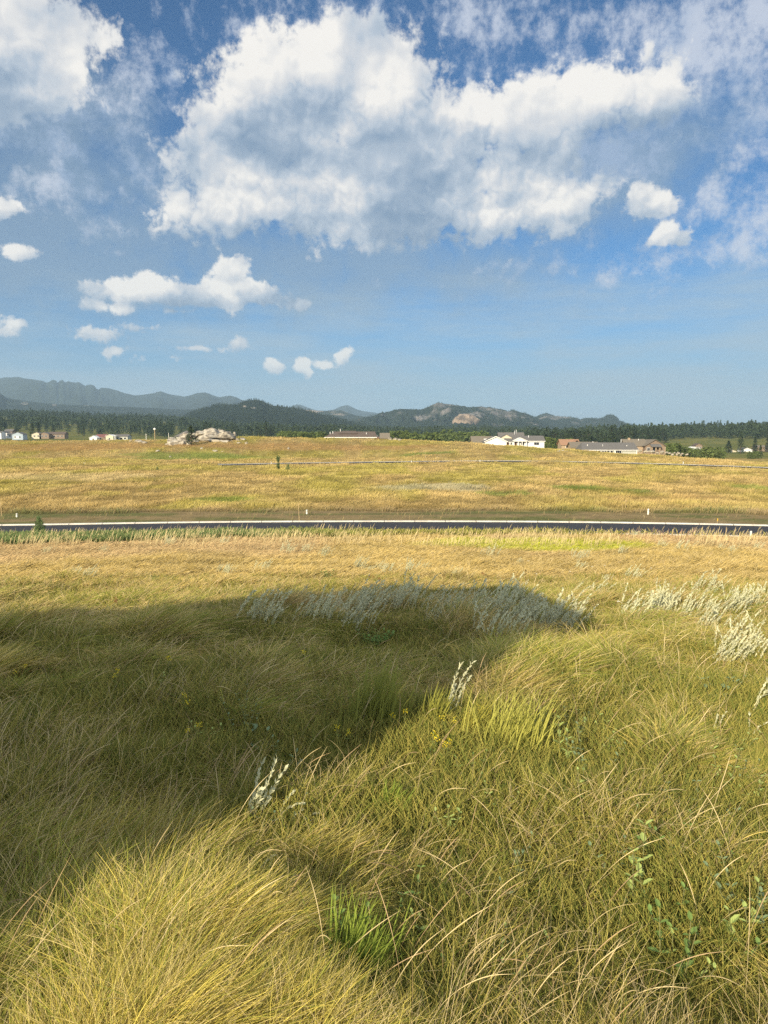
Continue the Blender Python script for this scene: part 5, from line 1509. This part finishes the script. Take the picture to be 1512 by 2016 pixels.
def tuft(px, row, hpx, wpx, n, col, label, seed, lean=R(30)):
    """upright tuft of broad green grass blades"""
    rng = np.random.default_rng(seed); p = at(px, row); h = hpx / F * math.hypot(p.y, CZ - p.z) * 1.2 + 0.10; w = wpx / F * p.y / 2
    x = rng.normal(0, w * .5, n); y = rng.normal(0, w * .35, n)
    z = terrain(p.x + x, p.y + y) - p.z
    ph = rng.normal(.2, 1.1, n); L = h * rng.uniform(.5, 1.1, n)
    P = lean_path(x, y, z, L, ph, R(3) + R(10) * rng.random(n), R(15) + lean * rng.random(n) * 1.6, k=7)
    v, f = ribbons(P, (.0042 * rng.uniform(.7, 1.3, n))[:, None] * np.array([.7, 1, 1, .9, .7, .45, .08])[None] * (1 + p.y * .05), rng)
    o = nmesh('grass_tuft', v, f, leafy('tuft_blades', col=col, trans=.35, vary=.25), loc=p)
    return tag(o, label, 'grass tuft')
tuft(735, 1440, 105, 110, 260, (.36, .38, .09), 'upright green grass tuft inside the shadow, left of the sagewort', 301)
tuft(1010, 1490, 95, 170, 230, (.42, .41, .10), 'bright yellow-green grass tuft in the sun right of the sagewort', 302)
tuft(858, 1440, 60, 40, 90, (.36, .36, .08), 'small tuft of pale green blades at the foot of the plumed sagewort', 303)
tuft(765, 1620, 50, 60, 120, (.30, .38, .07), 'short fresh green tuft in the middle of the lit straw', 304)
tuft(930, 1460, 60, 60, 90, (.50, .46, .10), 'thin yellowing tuft between the sagewort and the bright tuft', 305)
tuft(690, 1985, 120, 130, 260, (.30, .38, .07), 'green tuft at the bottom middle of the meadow', 306)

def weed(px, row, hpx, label, seed, leaf=.055, pairs=6, col=None, name='broadleaf_weed', stems=2, flower=None, tilt=.25):
    """leafy weed: stems with opposite ovate leaves; optional flower head"""
    rng = np.random.default_rng(seed); p = at(px, row); h = max(.08, hpx / F * math.hypot(p.y, CZ - p.z)) + (0.20 if p.y < 9 else 0.12 if p.y < 25 else 0.05)
    r = empty(name, p); tag(r, label, 'flower' if flower else 'weed')
    st = MB(); LV, LF, c = [], [], 0; tops = []
    for s in range(stems):
        a = rng.uniform(0, 6.28); dx, dy = tilt * h * math.cos(a), tilt * h * math.sin(a); hh_ = h * rng.uniform(.75, 1.1)
        bx, by = rng.normal(0, .04), rng.normal(0, .04)
        st.tube((bx, by, -.05), (bx + dx, by + dy, hh_), .0045, .002, 5); tops.append((bx + dx, by + dy, hh_))
        for q in range(pairs):
            t = .25 + .75 * q / max(1, pairs - 1)
            b = Vector((bx + dx * t, by + dy * t, hh_ * t)); az_ = q * 1.57 + rng.uniform(-.3, .3)
            for sgn in (0, math.pi):
                L = leaf * 1.05 * rng.uniform(.7, 1.2) * (1.15 - .5 * t); u = Vector((math.cos(az_ + sgn), math.sin(az_ + sgn), rng.uniform(.1, .9))).normalized()
                w = u.cross(Vector((0, 0, 1))).normalized(); nrm = w.cross(u)
                pts = [b, b + u * L * .3 + w * L * .24 + nrm * .1 * L, b + u * L * .7 + w * L * .22 + nrm * .08 * L, b + u * L, b + u * L * .7 - w * L * .22 + nrm * .08 * L, b + u * L * .3 - w * L * .24 + nrm * .1 * L, b + u * L * .5]
                LV += pts; LF += [tuple(c + i for i in f_) for f_ in ((0, 1, 6), (1, 2, 6), (2, 3, 6), (3, 4, 6), (4, 5, 6), (5, 0, 6))]; c += 7
    st.build('stem', M_stem, r)
    nmesh('leaves', np.array([tuple(q) for q in LV]), LF, col or M_weed, r)
    if flower:
        mat, n, fr, flat_ = flower
        V, Fc = [], []
        for (tx, ty, tz) in tops:
            for k in range(n):
                a = rng.uniform(0, 6.28); rr = fr * math.sqrt(rng.random()); zz = rng.uniform(-fr, fr) * (0.15 if flat_ else 1.0)
                cpt = Vector((tx + rr * math.cos(a), ty + rr * math.sin(a), tz + zz)); s = fr * .22
                k0 = len(V); d1 = Vector(rng.normal(size=3)).normalized() * s; d2 = d1.orthogonal().normalized() * s
                V += [cpt - d1, cpt - d2, cpt + d1, cpt + d2]; Fc.append((k0, k0 + 1, k0 + 2, k0 + 3))
        nmesh('flower_head', np.array([tuple(q) for q in V]), Fc, mat, r)
    return r
M_weed_l = leafy('weed_leaf_light', col=(0.40, 0.49, 0.16), trans=.3, vary=.2)
M_weed_g = leafy('weed_leaf_grey', col=(0.20, 0.27, 0.15), trans=.25, vary=.2)
weed(1108, 1525, 65, 'light green leafy weed, upright, left of the dark hollow', 401, .075, 6, M_weed_l)
weed(1175, 1545, 45, 'dull green leafy weed in the dark hollow of the laid grass', 402, .05, 6, M_weed_g, stems=4, tilt=.6)
weed(1265, 1815, 80, 'broad-leaved light green weed in the lower right, tallest there', 403, .075, 5, M_weed_l, stems=3)
weed(1418, 1575, 45, 'light green weed beside the patch of bleached straw', 404, .06, 5, M_weed_l)
weed(1375, 1640, 30, 'grey-green weed below the bleached straw patch', 405, .05, 5, M_weed_g, stems=4, tilt=.9)
weed(1500, 1600, 40, 'leafy weed at the right edge above the middle', 406, .06, 5, M_weed_l)
weed(1320, 1985, 90, 'tall leafy weed at the bottom right of the meadow', 407, .06, 6, M_weed, stems=3)
weed(1490, 1900, 60, 'weed with light leaves at the lower right edge', 408, .07, 4, M_weed_l, stems=3)
weed(1485, 1860, 80, 'grey-green bushy weed at the right edge of the lower meadow', 409, .05, 6, M_weed_g, stems=6, tilt=.5)
weed(690, 1945, 80, 'dark leafy weed at the bottom left of the middle', 410, .055, 6, M_weed, stems=3)
weed(780, 1850, 45, 'small leafy weed low in the dark gap of the lower meadow', 411, .05, 5, M_weed, stems=2)
weed(882, 1655, 35, 'small light weed in the middle of the laid straw', 412, .055, 4, M_weed_l, stems=3)
weed(480, 1470, 60, 'pale greyish weed standing in the shade', 413, .035, 7, M_weed_g, stems=5, tilt=.35)
weed(505, 1490, 20, 'broad-leaved low weed at the foot of the greyish one in the shade', 414, .09, 2, M_weed_g, stems=3)
weed(1175, 1455, 20, 'low round-leaved weed right of the bright tuft', 415, .06, 3, M_weed_l, stems=3, tilt=.6)
weed(1402, 1385, 20, 'low grey-green weed on the right slope below the sage', 416, .09, 3, M_weed_g, stems=3, tilt=.6)
weed(1430, 1500, 25, 'fresh green low weed near the right sagewort', 417, .06, 4, M_weed_l, stems=3, tilt=.7)
weed(645, 1145, 18, 'round green weed on the sunlit slope above the shadow', 418, .14, 4, M_weed, stems=6, tilt=.6)
weed(300, 1148, 8, 'low dark green weed on the bright slope at left', 419, .14, 3, M_weed, stems=6, tilt=.8)
weed(740, 1275, 14, 'low green weed patch in the shadow below the sage band', 420, .12, 4, M_weed, stems=12, tilt=1.2)
rw_ = np.random.default_rng(99)
for i in range(36):
    row = rw_.uniform(1300, 1990); px = rw_.uniform(60, 1490)
    if i < 20: px = rw_.uniform(900, 1500)
    weed(px, row, rw_.uniform(14, 30), 'small low green weed scattered through the laid grass of the near slope', 600 + i, rw_.uniform(.03, .055), 4, [M_weed, M_weed_l, M_weed_g][i % 3], stems=int(rw_.integers(2, 5)), tilt=.6)['group'] = 'small weeds in the near slope'
YF = (M_yellow, 20, .028, False)
for i, (px, row, lb) in enumerate([(676, 1500, 'brightest yellow goldenrod at the shadow edge'), (845, 1510, 'yellow goldenrod in the laid straw, left of a pair'), (880, 1518, 'yellow goldenrod in the laid straw, right of a pair'),
        (790, 1462, 'pale goldenrod below the green tuft in shade'), (871, 1462, 'small goldenrod at the foot of the plumed sagewort'), (950, 1455, 'goldenrod at the left side of the bright tuft'),
        (1157, 1258, 'yellow goldenrod on the sunlit slope by the end of the sage patch'), (590, 1322, 'goldenrod in the dark part of the shadow, right one'), (218, 1375, 'goldenrod deep in the shade at left'), (335, 1338, 'goldenrod in the shade left of centre, higher one'), (390, 1490, 'goldenrod in the shade above the bright grass'), (362, 1435, 'goldenrod in the shade, near the middle left'), (42, 1360, 'goldenrod in the shade close to the left edge')]):
    weed(px, row, 22, lb, 500 + i, .03, 4, M_weed, 'goldenrod', 2, YF, tilt=.15)
WF = (M_white_fl, 22, .045, True)
for i, (px, row) in enumerate([(1040, 1115), (1060, 1140), (1125, 1138), (1165, 1128), (1190, 1125), (1260, 1130), (1280, 1128), (1395, 1118), (1415, 1130), (1422, 1118), (1020, 1265), (1210, 1205)]):
    weed(px, row, 10, 'white flat-headed yarrow dotting the upper right slope', 520 + i, .03, 3, M_weed, 'yarrow', 1, WF, tilt=.1)['group'] = 'yarrow on the upper slope'
weed(1100, 1455, 20, 'red-tinted flower stalk in the bright tuft', 540, .03, 3, M_weed, 'red_flower', 1, (M_red_fl, 14, .02, False), tilt=.1)
RD = (leafy('dry_dock', col=(.20, .08, .04), trans=.1, vary=.2), 30, .05, False)
for i, (px, row, lb) in enumerate([(733, 1155, 'dry rust-brown dock stalk on the upper shadow edge, left one'), (745, 1162, 'dry rust-brown dock stalk on the upper shadow edge, right one'), (950, 1145, 'small dark dried flower head above the shadow'), (232, 1208, 'dry brown weed stalk at the shadow edge on the left')]):
    weed(px, row, 16, lb, 550 + i, .03, 2, M_stem, 'dried_dock', 2, RD, tilt=.15)

# ------------------------------------------------------------------ haze
hz = MB().box(-9000, 9000, -600, 14500, CZ - 60, CZ + 640)
M_haze = bpy.data.materials.new('haze'); M_haze.use_nodes = True; ht = M_haze.node_tree; ht.nodes.clear()
pv = ht.nodes.new('ShaderNodeVolumePrincipled'); pv.inputs['Color'].default_value = (0.50, 0.72, 0.94, 1)
pv.inputs['Density'].default_value = 1.0e-4; pv.inputs['Anisotropy'].default_value = 0.0
ho = ht.nodes.new('ShaderNodeOutputMaterial'); ht.links.new(pv.outputs[0], ho.inputs['Volume'])
if 'haze' not in SKIP: tag(hz.build('haze', M_haze), None, None, kind='stuff')
